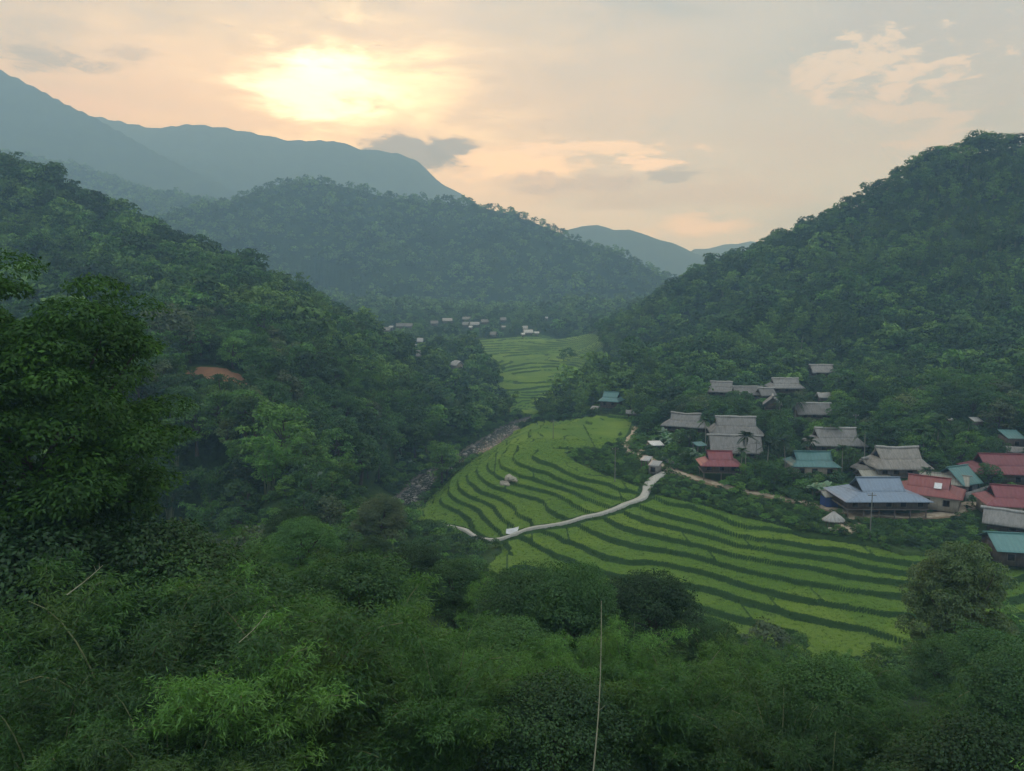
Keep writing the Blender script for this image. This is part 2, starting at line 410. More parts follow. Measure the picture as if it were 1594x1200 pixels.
def full_h(x, y):
    """final ground height, bank mask, rice mask, earth mask"""
    x = np.asarray(x, float); y = np.asarray(y, float)
    zb = base_h(x, y)
    jx = x + fbm(x, y, 6, 3, 300) * 2.0; jy = y + fbm(x, y, 6, 3, 301) * 2.0
    near = inside(jx, jy, PAD); far = inside(jx, jy, PAD_FAR)
    rice = near | far
    e = 0.6
    zw = zb + fbm(x, y, 17, 4, 77) * 1.3
    gx_ = (base_h(x + e, y) - base_h(x - e, y)) / (2 * e); gy_ = (base_h(x, y + e) - base_h(x, y - e)) / (2 * e)
    gr = np.hypot(gx_, gy_)
    st = np.where(far, 1.0, STEP)
    Fv = (zw - 11.5) / st
    r = np.round(Fv); fr = Fv - r
    wd = np.clip(gr / st * np.where(far, 1.8, 0.66) * (0.35 + 1.2 * vnoise(x / 9 + 3, y / 9, 71)), 0.05, 0.42)
    t = np.clip(fr / wd + 0.5, 0, 1)
    zt = 11.5 + st * (r - 0.5 + t)
    bank = np.clip(1.25 - np.abs(fr) / (wd * 0.52), 0, 1)
    bank = np.clip(bank * 1.5, 0, 1)
    # a raised bund along the lip of each terrace
    lip = np.exp(-((fr - wd * 0.6) / (wd * 0.25 + 1e-6)) ** 2) * 0.16
    zt = zt + lip
    z = np.where(rice, zt, zb)
    bank = np.where(rice, bank, 1.0)
    # low field bunds: across each terrace, and along the wide ones
    q = x / 38 + hash2(np.floor(Fv), np.floor(Fv) * 0, 2) * 3; q = q - np.floor(q); lv = np.floor(Fv)
    cross = np.exp(-((q * 38 - 0.5) / 0.30) ** 2)
    mid = np.exp(-((Fv - lv - 0.5 - 0.12 * (vnoise(x / 12, y / 12, 91) - .5)) / (gr / st * 0.30 + 1e-3)) ** 2) * (gr / st < 0.15) * (vnoise(x / 30, lv * 3.3, 92) > 0.45)
    bd = np.where(near, np.maximum(cross, mid), 0)
    z = z + bd * 0.16; bank = np.where(rice, np.maximum(bank, bd * 0.75), bank)
    dr, rz = poly_dist(x, y, RIV)
    wob = fbm(x, y, 9, 3, 12) * 4
    hw = 3.4
    z = np.minimum(z, rz - 0.55 + np.maximum(dr + wob - hw, 0) * 0.5 + np.maximum(dr - 11, 0) * 4)
    riverside = np.clip(1 - (dr + wob - hw) / 3.0, 0, 1)
    earth = np.zeros_like(z); global LVL, PK; PK = np.zeros_like(z)
    for P, hwid in ((PATH, 1.5), (ROAD, 2.0), (LANE, 1.3), (LANE2, 1.0)):
        d, pz = poly_dist(x, y, P)
        k = np.clip((hwid + 1.0 - d) / 1.0, 0, 1); PK = np.maximum(PK, k)
        z = z * (1 - k) + pz * k
        earth = np.maximum(earth, np.clip((hwid + 0.6 - d) / 0.8, 0, 1) * (0.0 if P is PATH else 1.0))
        bank = np.maximum(bank, k)
    # the ochre cut on the left slope
    dx = (x - CUT[0]) / (7.5 + 6.0 * fbm(x, y, 5, 2, 31)); dy = (y - CUT[1]) / (5.0 + 3 * fbm(x, y, 4, 2, 32))
    k = np.clip(1.3 - np.hypot(dx, dy), 0, 1)
    zcut = CUT[2] - 2.0 + np.clip((y - CUT[1]) * 1.3, 0, 9)
    z = np.where(k > 0, z * (1 - np.minimum(k * 2.5, 1)) + np.minimum(z, zcut) * np.minimum(k * 2.5, 1), z)
    cut = np.clip(k * 3, 0, 1)
    LVL = hash2(np.floor(Fv), np.floor(x / 38 + hash2(np.floor(Fv), np.floor(Fv) * 0, 2) * 3), 9)
    return z, bank, rice.astype(float), earth, riverside, cut

# ------------------------------------------------------------------ materials
MATS = {}
def new_mat(name):
    m = bpy.data.materials.new(name); m.use_nodes = True
    n = NT(m.node_tree); n.n.clear()
    o = n.node('ShaderNodeOutputMaterial')
    MATS[name] = m
    return m, n, o

def principled(n, o, col, rough=0.9, bump=None, bstr=0.3, bdist=0.1, metal=0.0, spec=0.3):
    b = n.node('ShaderNodeBsdfPrincipled')
    n.put(b.inputs['Base Color'], col); n.put(b.inputs['Roughness'], rough); b.inputs['Metallic'].default_value = metal
    b.inputs['Specular IOR Level'].default_value = spec
    if bump is not None:
        bn = n.node('ShaderNodeBump'); bn.inputs['Strength'].default_value = bstr; bn.inputs['Distance'].default_value = bdist
        n.put(bn.inputs['Height'], bump); n.l.new(bn.outputs[0], b.inputs['Normal'])
    n.l.new(b.outputs[0], o.inputs[0]); return b

def pos(n):
    g = n.node('ShaderNodeNewGeometry'); return g.outputs['Position']
def attr(n, name):
    a = n.node('ShaderNodeAttribute'); a.attribute_name = name; return a.outputs['Fac']

m, n, o = new_mat("hillside_soil")
P = pos(n)
a = n.noise(P, 0.02, 6); b = n.noise(P, 0.35, 6, 0.7)
c = n.mix(n.smooth(a, 0.35, 0.65), (0.022, 0.050, 0.020), (0.045, 0.085, 0.030))
c = n.mix(n.smooth(b, 0.4, 0.7), c, (0.016, 0.034, 0.014))
principled(n, o, c, 1.0, b, 0.8, 1.5, spec=0.05)

m, n, o = new_mat("valley_ground")
P = pos(n)
a = n.noise(P, 0.12, 5); b = n.noise(P, 2.2, 6, 0.7); d = n.noise(P, 0.6, 5, 0.6)
c = n.mix(n.smooth(a, 0.35, 0.65), (0.030, 0.062, 0.020), (0.055, 0.095, 0.030))
c = n.mix(n.smooth(b, 0.45, 0.75), c, (0.020, 0.042, 0.016))
soil = n.mix(b, (0.16, 0.115, 0.07), (0.27, 0.21, 0.14))
c = n.mix(n.smooth(n.math('ADD', attr(n, 'earth'), n.math('MULTIPLY', n.math('SUBTRACT', d, 0.5), 1.2)), 0.55, 0.75), c, soil)
stone = n.mix(b, (0.07, 0.068, 0.062), (0.25, 0.24, 0.22))
c = n.mix(n.smooth(n.math('ADD', attr(n, 'riverside'), n.math('MULTIPLY', n.math('SUBTRACT', d, 0.5), 0.8)), 0.35, 0.55), c, stone)
cutc = n.mix(d, (0.20, 0.105, 0.058), (0.31, 0.175, 0.105))
c = n.mix(n.smooth(n.math('ADD', attr(n, 'cut'), n.math('MULTIPLY', n.math('SUBTRACT', d, 0.5), 1.0)), 0.6, 0.75), c, cutc)
principled(n, o, c, 1.0, b, 0.7, 0.25, spec=0.05)

m, n, o = new_mat("rice_terrace")
P = pos(n)
bk = attr(n, 'bank')
f1 = n.noise(P, 5.0, 6, 0.75); f2 = n.noise(P, 0.07, 3, 0.5); f3 = n.noise(P, 0.7, 4, 0.6)
rice = n.mix(n.smooth(f2, 0.38, 0.62), (0.110, 0.205, 0.032), (0.170, 0.262, 0.040))
rice = n.mix(n.math('MULTIPLY', n.smooth(attr(n, 'patch'), 0.0, 1.0), 0.55), rice, (0.070, 0.150, 0.032))
rice = n.mix(n.math('MULTIPLY', n.smooth(f3, 0.45, 0.8), 0.5), rice, (0.130, 0.185, 0.040))
rice = n.mix(n.math('MULTIPLY', n.smooth(f1, 0.40, 0.80), 0.6), rice, (0.050, 0.120, 0.020))
weed = n.mix(f3, (0.022, 0.060, 0.018), (0.048, 0.096, 0.026))
weed = n.mix(n.math('MULTIPLY', n.smooth(f1, 0.55, 0.75), 0.5), weed, (0.075, 0.075, 0.045))
c = n.mix(n.smooth(n.math('ADD', bk, n.math('MULTIPLY', n.math('SUBTRACT', f1, 0.5), 0.9)), 0.35, 0.6), rice, weed)
principled(n, o, c, 0.95, f1, 0.9, 0.28, spec=0.08)

m, n, o = new_mat("path_concrete")
P = pos(n); f = n.noise(P, 1.6, 6, 0.7); g = n.noise(P, 9, 5, 0.7)
c = n.mix(f, (0.26, 0.26, 0.23), (0.50, 0.50, 0.46)); c = n.mix(n.smooth(g, 0.6, 0.8), c, (0.30, 0.29, 0.25))
principled(n, o, c, 0.9, g, 0.3, 0.03)
m, n, o = new_mat("dirt_road")
P = pos(n); f = n.noise(P, 0.8, 6, 0.7); g = n.noise(P, 6, 5, 0.7)
c = n.mix(n.smooth(f, 0.35, 0.65), (0.30, 0.24, 0.165), (0.50, 0.43, 0.33)); c = n.mix(n.smooth(g, 0.55, 0.8), c, (0.22, 0.17, 0.11))
principled(n, o, c, 1.0, g, 0.5, 0.05, spec=0.1)
m, n, o = new_mat("river_water")
P = pos(n); f = n.noise(P, 1.2, 6, 0.7, 1.0); g = n.noise(P, 0.35, 5, 0.6)
c = n.mix(n.smooth(f, 0.50, 0.64), (0.03, 0.038, 0.034), (0.42, 0.42, 0.40))
principled(n, o, c, n.mix(n.smooth(f, 0.55, 0.7), (0.08, 0.08, 0.08), (0.7, 0.7, 0.7)), f, 0.6, 0.12, spec=0.5)
m, n, o = new_mat("stone")
P = pos(n); f = n.noise(P, 3, 5, 0.7)
principled(n, o, n.mix(f, (0.16, 0.155, 0.14), (0.42, 0.40, 0.36)), 0.95, f, 0.5, 0.1)
m, n, o = new_mat("pale_rock")
P = pos(n); f = n.noise(P, 3, 5, 0.7)
principled(n, o, n.mix(f, (0.20, 0.19, 0.155), (0.48, 0.45, 0.38)), 0.95, f, 0.5, 0.1)

# ------------------------------------------------------------------ mesh helpers
def mesh_np(name, V, Q, mats=(), attrs=None, smooth=False, fmat=None):
    me = bpy.data.meshes.new(name)
    V = np.asarray(V, np.float32); Q = np.asarray(Q, np.int32)
    k = Q.shape[1]
    me.vertices.add(len(V)); me.vertices.foreach_set('co', V.ravel())
    me.loops.add(Q.size); me.loops.foreach_set('vertex_index', Q.ravel())
    me.polygons.add(len(Q)); me.polygons.foreach_set('loop_start', np.arange(0, Q.size, k, dtype=np.int32))
    for mt in mats: me.materials.append(MATS[mt])
    if fmat is not None: me.polygons.foreach_set('material_index', np.asarray(fmat, np.int32))
    if smooth: me.polygons.foreach_set('use_smooth', np.ones(len(Q), bool))
    me.update(calc_edges=True)
    if attrs:
        for an, av in attrs.items():
            at = me.attributes.new(an, 'FLOAT', 'POINT'); at.data.foreach_set('value', np.asarray(av, np.float32))
    return me

def link(name, me, parent=None):
    ob = bpy.data.objects.new(name, me); S.collection.objects.link(ob)
    if parent is not None: ob.parent = parent
    return ob

def tag(ob, label=None, cat=None, group=None, kind=None):
    if label: ob['label'] = label
    if cat: ob['category'] = cat
    if group: ob['group'] = group
    if kind: ob['kind'] = kind
    return ob

def grid_quads(nr, nc, keep=None):
    i = np.arange(nr - 1)[:, None] * nc + np.arange(nc - 1)[None]
    Q = np.stack([i, i + 1, i + nc + 1, i + nc], -1).reshape(-1, 4)
    return Q if keep is None else Q[keep.reshape(-1)]

def compact(V, Q, attrs):
    u, inv = np.unique(Q, return_inverse=True)
    return V[u], inv.reshape(Q.shape), {k: a[u] for k, a in attrs.items()}

# ------------------------------------------------------------------ valley floor, fine grid (terraces, banks, road beds)
PX0, PX1, PY0, PY1 = -60.0, 138.0, 88.0, 345.0
def fine_patch():
    xs = np.arange(PX0, PX1, 0.36)
    ys = np.concatenate([np.arange(PY0, 180, 0.24), np.arange(180, 240, 0.33), np.arange(240, PY1, 0.5)])
    gx, gy = np.meshgrid(xs, ys); x = gx.ravel(); y = gy.ravel()
    z, bank, rice, earth, rs, cut = full_h(x, y)
    z = z + np.where(rice > 0, (vnoise(x * 3, y * 3, 4) - 0.5) * 0.12 + (vnoise(x * 1.1, y * 1.1, 5) - 0.5) * 0.16, (fbm(x, y, 2.0, 3, 6)) * 0.5 * (1 - PK))
    patch = LVL
    zb = base_h(x, y)
    V = np.stack([x, y, z], -1)
    A = dict(bank=bank, earth=earth, riverside=rs, cut=cut, patch=patch)
    Q = grid_quads(len(ys), len(xs))
    isr = rice[Q].min(1) > 0
    v1, q1, a1 = compact(V, Q[isr], A)
    tag(link("rice_terraces", mesh_np("rice_terraces", v1, q1, ["rice_terrace"], a1, True)), kind='structure')
    v2, q2, a2 = compact(V, Q[~isr], A)
    tag(link("valley_ground", mesh_np("valley_ground", v2, q2, ["valley_ground"], a2, True)), kind='structure')
fine_patch()

# ------------------------------------------------------------------ the wide land, polar grid round the viewpoint
def wide_land():
    azs = np.radians(np.arange(-50, 50.01, 0.125))
    r = [4.0]
    while r[-1] < 3980:
        d = r[-1]
        s = 2.0 if d < 120 else 2.2 if d < 340 else 1.5 if d < 800 else d * 0.0045 if d < 1600 else d * 0.009
        r.append(d + s)
    r = np.array(r)
    ga, gr = np.meshgrid(azs, r); x = (np.sin(ga) * gr).ravel(); y = (np.cos(ga) * gr).ravel()
    z, bank, rice, earth, rs, cut = full_h(x, y)
    ins = (x > PX0 + 3) & (x < PX1 - 3) & (y > PY0 + 3) & (y < PY1 - 3)
    z = np.where(ins, z - 6.0, z)
    # far hills: canopy-sized roughness
    z = z + np.clip((gr.ravel() - 700) / 400, 0, 1) * fbm(x, y, 16, 2, 8) * 4
    V = np.stack([x, y, z], -1)
    A = dict(bank=bank, earth=earth, riverside=rs, cut=cut, patch=LVL)
    nr, nc = len(r), len(azs)
    Q = grid_quads(nr, nc)
    isr = (rice[Q].min(1) > 0) & (y[Q[:, 0]] > PY1 - 8)
    v1, q1, a1 = compact(V, Q[isr], A)
    tag(link("rice_terraces", mesh_np("far_rice_terraces", v1, q1, ["rice_terrace"], a1, True)), kind='structure')
    cutq = (cut[Q].max(1) > 0) | (rs[Q].max(1) > 0)
    v2, q2, a2 = compact(V, Q[~isr], A)
    fm = np.where(cutq[~isr], 1, 0)
    tag(link("hills", mesh_np("hills", v2, q2, ["hillside_soil", "valley_ground"], a2, True, fm)), kind='structure')
    # ground behind and beside the viewpoint, for views a step to the side
    ks = np.arange(0, 360, 10); V = []; Qs = []
wide_land()

# horizon sheet, far below everything the hills show, reaching past them
def plain():
    V = [(-4500, -110, -25), (4500, -110, -25), (4500, 4050, -25), (-4500, 4050, -25)]
    tag(link("ground", mesh_np("ground", V, [[0, 1, 2, 3]], ["hillside_soil"])), kind='structure')
plain()

# ------------------------------------------------------------------ river, path, road
def ribbon(name, P, half, mat, lift, thick=0.0, jit=0.15, seed=0, step=0.6):
    P = np.array(P, float)
    seg = np.hypot(np.diff(P[:, 0]), np.diff(P[:, 1])); s = np.concatenate([[0], np.cumsum(seg)])
    t = np.arange(0, s[-1], step)
    x = np.interp(t, s, P[:, 0]); y = np.interp(t, s, P[:, 1]); z = np.interp(t, s, P[:, 2])
    k = np.ones(9) / 9; z = np.convolve(np.pad(z, 4, 'edge'), k, 'valid')
    tx = np.gradient(x); ty = np.gradient(y); L = np.hypot(tx, ty) + 1e-9; nx, ny = -ty / L, tx / L
    h = (np.interp(t / s[-1], np.linspace(0, 1, len(half)), half) if isinstance(half, (list, tuple)) else np.full(len(t), half))
    hl = h + (vnoise(t * 0.5, t * 0 + seed, 3) - 0.5) * 2 * jit; hr = h + (vnoise(t * 0.5, t * 0 + seed + 9, 4) - 0.5) * 2 * jit
    cols = []
    if thick: cols.append((-1.0, -thick))
    for c in (-1, -0.5, 0, 0.5, 1): cols.append((c, 0.0))
    if thick: cols.append((1.0, -thick))
    V = []
    for c, dz in cols:
        o_ = np.where(c < 0, hl, hr) * c
        V.append(np.stack([x + nx * o_, y + ny * o_, z + lift + dz], -1))
    V = np.stack(V, 1).reshape(-1, 3)
    return tag(link(name, mesh_np(name, V, grid_quads(len(t), len(cols)), [mat], None, not thick)), kind='structure')
ribbon("path", PATH, [0.42, 0.42, 0.46, 0.44, 0.44, 0.52, 0.9, 1.25, 0.8], "path_concrete", 0.50, 1.0, 0.13, 1, 0.4)
ribbon("road", ROAD, [1.5, 1.3, 1.1, 1.0, 1.0, 1.2, 1.5, 1.6, 1.3], "dirt_road", 0.16, 0.4, 0.3, 2)
ribbon("road", LANE, 0.9, "dirt_road", 0.14, 0.4, 0.3, 3)
ribbon("road", LANE2, 0.6, "dirt_road", 0.13, 0.4, 0.2, 4)
ribbon("river", RIV, 4.2, "river_water", -0.35, 0, 0.3, 5, 1.0)

# ------------------------------------------------------------------ foliage materials
def leaf_mat(name, c1, c2, c3, trans=0.25, gloss=0.06, nscale=0.25):
    """thin leaf: diffuse + translucent + a little sheen; hue varies from plant to plant and from leaf to leaf"""
    m, n, o = new_mat(name)
    oi = n.node('ShaderNodeObjectInfo'); ge = n.node('ShaderNodeNewGeometry')
    nz = n.noise(ge.outputs['Position'], nscale, 3, 0.6)
    c = n.mix(n.smooth(oi.outputs['Random'], 0.1, 0.9), c1, c2)
    c = n.mix(n.smooth(nz, 0.45, 0.75), c, c3)
    v = n.math('MULTIPLY', n.math('MULTIPLY_ADD', ge.outputs['Random Per Island'], 0.7, 0.65), n.math('MULTIPLY_ADD', oi.outputs['Random'], 0.8, 0.55))
    c = n.mix(1.0, c, None, 'MULTIPLY')
    cc = n.node('ShaderNodeCombineColor')
    for i in range(3): n.l.new(v, cc.inputs[i])
    n.l.new(cc.outputs[0], c.node.inputs[7])
    d = n.node('ShaderNodeBsdfDiffuse'); t = n.node('ShaderNodeBsdfTranslucent'); g = n.node('ShaderNodeBsdfGlossy')
    n.l.new(c, d.inputs[0]); n.l.new(n.mix(1.0, c, (1.3, 1.5, 0.7), 'MULTIPLY'), t.inputs[0])
    g.inputs['Roughness'].default_value = 0.5; g.inputs[0].default_value = (0.8, 0.9, 0.85, 1)
    s1 = n.node('ShaderNodeMixShader'); s1.inputs[0].default_value = trans
    n.l.new(d.outputs[0], s1.inputs[1]); n.l.new(t.outputs[0], s1.inputs[2])
    s2 = n.node('ShaderNodeMixShader'); s2.inputs[0].default_value = gloss
    n.l.new(s1.outputs[0], s2.inputs[1]); n.l.new(g.outputs[0], s2.inputs[2])
    n.l.new(s2.outputs[0], o.inputs[0])
leaf_mat("leaf_dark", (0.020, 0.062, 0.016), (0.034, 0.090, 0.020), (0.042, 0.105, 0.022), 0.25, 0.03)
leaf_mat("leaf_mid", (0.046, 0.115, 0.022), (0.080, 0.175, 0.030), (0.105, 0.195, 0.030), 0.25, 0.03)
leaf_mat("leaf_big", (0.017, 0.055, 0.008), (0.026, 0.070, 0.010), (0.050, 0.125, 0.014), 0.25, 0.02)
leaf_mat("leaf_bamboo", (0.042, 0.120, 0.022), (0.072, 0.170, 0.030), (0.10, 0.190, 0.030), 0.3, 0.03)
leaf_mat("leaf_olive", (0.050, 0.092, 0.016), (0.055, 0.100, 0.018), (0.095, 0.120, 0.018))
leaf_mat("leaf_banana", (0.055, 0.150, 0.060), (0.085, 0.190, 0.080), (0.10, 0.20, 0.08), 0.3, 0.12)
leaf_mat("leaf_palm", (0.018, 0.050, 0.016), (0.028, 0.068, 0.020), (0.035, 0.08, 0.022), 0.2, 0.03)
leaf_mat("leaf_near", (0.028, 0.082, 0.018), (0.046, 0.118, 0.024), (0.060, 0.140, 0.026), 0.25, 0.03)
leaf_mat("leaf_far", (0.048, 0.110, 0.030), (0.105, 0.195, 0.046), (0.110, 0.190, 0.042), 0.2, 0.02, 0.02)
m, n, o = new_mat("bark")
P = pos(n); f = n.noise(P, 4, 5, 0.7)
principled(n, o, n.mix(f, (0.035, 0.032, 0.025), (0.095, 0.086, 0.068)), 0.95, f, 0.6, 0.03)
m, n, o = new_mat("pale_bark")
P = pos(n); f = n.noise(P, 3, 5, 0.7)
principled(n, o, n.mix(f, (0.16, 0.16, 0.13), (0.34, 0.33, 0.28)), 0.95, f, 0.5, 0.03)
m, n, o = new_mat("culm")
P = pos(n); f = n.noise(P, 1.5, 4, 0.6)
principled(n, o, n.mix(f, (0.07, 0.10, 0.035), (0.20, 0.22, 0.10)), 0.6)
m, n, o = new_mat("dry_culm")
P = pos(n); f = n.noise(P, 2.5, 4, 0.6)
principled(n, o, n.mix(f, (0.17, 0.18, 0.11), (0.34, 0.33, 0.23)), 0.7)

# ------------------------------------------------------------------ plant builders (numpy)
def nrm(v): return v / (np.linalg.norm(v, axis=-1, keepdims=True) + 1e-9)

def leaves(C, N, size, aspect, g, droop=None):
    """one four-cornered leaf per row: centre C, normal N, length along a random or drooping direction"""
    n_ = len(C)
    if droop is None: d = nrm(g.normal(size=(n_, 3)))
    else: d = nrm(droop)
    a = nrm(d - (d * N).sum(1, keepdims=True) * N)
    b = np.cross(N, a)
    L = (size * g.uniform(0.7, 1.3, n_))[:, None] if np.isscalar(size) else size[:, None]
    h = L * 0.5; w_ = L * aspect * 0.5
    V = np.stack([C - a * h, C + b * w_ - a * h * 0.1, C + a * h, C - b * w_ - a * h * 0.1], 1).reshape(-1, 3)
    return V

def tube(P, r, k=6):
    P = np.asarray(P, float); r = np.asarray(r, float)
    T = nrm(np.gradient(P, axis=0)); ref = np.array([0.3, 0.9, 0.1]); A = nrm(np.cross(T, ref)); B = np.cross(T, A)
    an = np.linspace(0, 2 * math.pi, k, endpoint=False)
    V = P[:, None] + (A[:, None] * np.cos(an)[None, :, None] + B[:, None] * np.sin(an)[None, :, None]) * r[:, None, None]
    n_ = len(P); i = np.arange(n_ - 1)[:, None] * k + np.arange(k)[None]; j = np.arange(n_ - 1)[:, None] * k + (np.arange(k)[None] + 1) % k
    return V.reshape(-1, 3), np.stack([i, j, j + k, i + k], -1).reshape(-1, 4)

def join(parts):
    Vs, Qs, o_ = [], [], 0
    for V, Q in parts:
        Vs.append(V); Qs.append(Q + o_); o_ += len(V)
    return np.concatenate(Vs), np.concatenate(Qs)

def leafmesh(name, V, mat): return mesh_np(name, V, np.arange(len(V)).reshape(-1, 4), [mat])

def broad(name, seed, H, Rc, base, nclump, per, ls, mat, trunk_mat="bark", flat=0.6, rc=0.30, asp=0.55, limbs=True, low=-0.35, tk=6, inner=0.62):
    """rounded tree; crown of leafy pads round the ends of its limbs"""
    g = np.random.default_rng(seed)
    cz = (H + base) / 2; hz = (H - base) / 2
    C = []
    lob = nrm(g.normal(size=(4, 3))) * g.uniform(0.1, 0.28, (4, 1))
    tries = 0
    while len(C) < nclump and tries < 40000:
        tries += 1
        d = nrm(g.normal(size=(1, 3)))[0]
        if d[2] < low and g.random() < 0.85: continue
        k = 0.80 + sum(max(0, float(d @ nrm(l))) ** 3 * np.linalg.norm(l) for l in lob) - 0.1 * g.random()
        k *= g.uniform(inner, 1.0) ** 0.7
        c = np.array([d[0] * Rc * k, d[1] * Rc * k, cz + d[2] * hz * k])
        if any(np.linalg.norm((c - q) / [1, 1, 0.7]) < Rc * rc * 0.62 for q in C[-400:]):
            if g.random() < 0.9: continue
        C.append(c)
    C = np.array(C)
    Vl = []
    for c in C:
        r_ = Rc * rc * g.uniform(0.7, 1.25)
        m_ = int(per * g.uniform(0.8, 1.2))
        d = nrm(g.normal(size=(m_, 3))); d[:, 2] = np.abs(d[:, 2]) * np.where(g.random(m_) < 0.82, 1, -0.6)
        rr = g.uniform(0.55, 1.05, (m_, 1)) ** 0.5
        p = c + d * rr * r_ * np.array([1, 1, flat]) * g.uniform(0.85, 1.1, (m_, 1))
        N = nrm(d * 0.7 + np.array([0, 0, 0.55]) + g.normal(size=(m_, 3)) * 0.45)
        dr = d * 0.8 + g.normal(size=(m_, 3)) * 0.5 + np.array([0, 0, -0.35])
        Vl.append(leaves(p, N, ls, asp, g, dr))
    crown = leafmesh(name + "_crown", np.concatenate(Vl), mat)
    trunk = None
    if limbs:
        parts = []
        top = np.array([g.normal() * Rc * 0.08, g.normal() * Rc * 0.08, base + hz * 1.1])
        t = np.linspace(0, 1, 8)[:, None]
        bend = np.array([g.normal(), g.normal(), 0]) * Rc * 0.06
        P_ = t * top + np.sin(t * math.pi) * bend
        r0 = H * 0.022 + 0.06
        parts.append(tube(P_ - [0, 0, 0.6], r0 * (1.25 - 0.95 * t[:, 0]), tk + 2))
        idx = g.permutation(len(C))[:min(len(C), 16)]
        for i in idx:
            s0 = g.uniform(0.45, 0.98); a = np.array([np.interp(s0, t[:, 0], P_[:, j]) for j in range(3)])
            b = C[i]; q = np.linspace(0, 1, 6)[:, None]
            mid = (a + b) / 2 + np.array([0, 0, -0.12 * np.linalg.norm(b - a)])
            L_ = (1 - q) ** 2 * a + 2 * q * (1 - q) * mid + q ** 2 * b
            parts.append(tube(L_, r0 * 0.42 * (1 - 0.85 * q[:, 0]), tk))
        V, Q = join(parts); trunk = mesh_np(name + "_trunk", V, Q, [trunk_mat], None, True)
    return trunk, crown

def bamboo(name, seed, H, R_, nc, nodes, br, per, ls, asp, mat="leaf_bamboo", k=5, lean=0.0):
    """clump of arching culms with drooping leaf sprays"""
    g = np.random.default_rng(seed); parts = []; Vl = []
    for c in range(nc):
        an = g.uniform(0, 2 * math.pi) + 0.0; dirv = np.array([math.cos(an), math.sin(an), 0])
        b = dirv * g.uniform(0.1, 0.9) * (R_ * 0.18); h = H * g.uniform(0.62, 1.05); reach = R_ * g.uniform(0.35, 1.1)
        t = np.linspace(0, 1, 12)[:, None]
        P_ = b + np.array([0, 0, 1]) * h * (t - 0.24 * t ** 4) + dirv * reach * t ** 2.3 + np.array([lean, 0, 0]) * t ** 2
        P_[0, 2] -= 0.5
        parts.append(tube(P_, 0.045 * (1.15 - t[:, 0]) + 0.006, k))
        tt = g.uniform(0.22, 1.0, nodes) ** 0.8
        pn = np.stack([np.interp(tt, t[:, 0], P_[:, j]) for j in range(3)], -1)
        for p, q in zip(pn, tt):
            for _ in range(br):
                a2 = g.uniform(0, 2 * math.pi); L_ = g.uniform(0.5, 1.35) * (1.25 - 0.5 * q) * (R_ / 3.2)
                dv = nrm(np.array([[math.cos(a2), math.sin(a2), g.uniform(-0.1, 0.7)]]))[0]
                s = g.uniform(0.25, 1.0, per)[:, None]
                lp = p + dv * L_ * s + np.array([0, 0, -0.35]) * L_ * s ** 2 + g.normal(size=(per, 3)) * 0.09 * (R_ / 3.2)
                ld = dv * 0.7 + g.normal(size=(per, 3)) * 0.45 + np.array([0, 0, -0.55])
                N = nrm(g.normal(size=(per, 3)) * 0.7 + np.array([0, 0, 0.8]) + dv * 0.3)
                Vl.append(leaves(lp, N, ls, asp, g, ld))
    V, Q = join(parts)
    return mesh_np(name + "_culms", V, Q, ["culm"], None, True), leafmesh(name + "_leaves", np.concatenate(Vl), mat)

def frond_strip(base_p, dirv, L, w_, g, arch=0.5, up=0.6, seg=8, fold=0.25):
    """one long arching blade with a fold along its midrib"""
    t = np.linspace(0, 1, seg)[:, None]
    P_ = base_p + dirv * L * (t * (1 - 0.12 * t)) * math.cos(up) + np.array([0, 0, 1]) * L * (t * math.sin(up) - arch * t ** 2)
    side = nrm(np.cross(dirv, [0, 0, 1]))
    wd = (w_ * np.sin(np.clip(t * 0.93 + 0.06, 0, 1) * math.pi) ** 0.55)
    l = P_ - side * wd - np.array([0, 0, fold]) * wd; r = P_ + side * wd - np.array([0, 0, fold]) * wd
    V = np.stack([l, P_, r], 1).reshape(-1, 3)
    i = np.arange(seg - 1) * 3
    Q = np.concatenate([np.stack([i, i + 1, i + 4, i + 3], -1), np.stack([i + 1, i + 2, i + 5, i + 4], -1)])
    return V, Q

def banana(name, seed, H=3.6, nl=10, L=2.5, w_=0.40, stems=1):
    g = np.random.default_rng(seed); parts = []; tr = []
    for s in range(stems):
        off = np.array([g.normal() * 0.5, g.normal() * 0.5, 0]) * (stems > 1); h = H * g.uniform(0.65, 1.05) * 0.55
        t = np.linspace(0, 1, 5)[:, None]
        tr.append(tube(off + t * [g.normal() * 0.1, 0, h] - [0, 0, 0.2], 0.14 * (1.1 - 0.45 * t[:, 0]), 7))
        a0 = g.uniform(0, 6)
        for i in range(nl):
            a = a0 + i * 2.4 + g.normal() * 0.2; d = np.array([math.cos(a), math.sin(a), 0])
            parts.append(frond_strip(off + np.array([0, 0, h - 0.1]), d, L * g.uniform(0.75, 1.1), w_ * g.uniform(0.8, 1.15), g, g.uniform(0.35, 0.85), g.uniform(0.55, 1.25)))
    V, Q = join(parts); Vt, Qt = join(tr)
    return mesh_np(name + "_stem", Vt, Qt, ["culm"], None, True), mesh_np(name + "_leaves", V, Q, ["leaf_banana"])

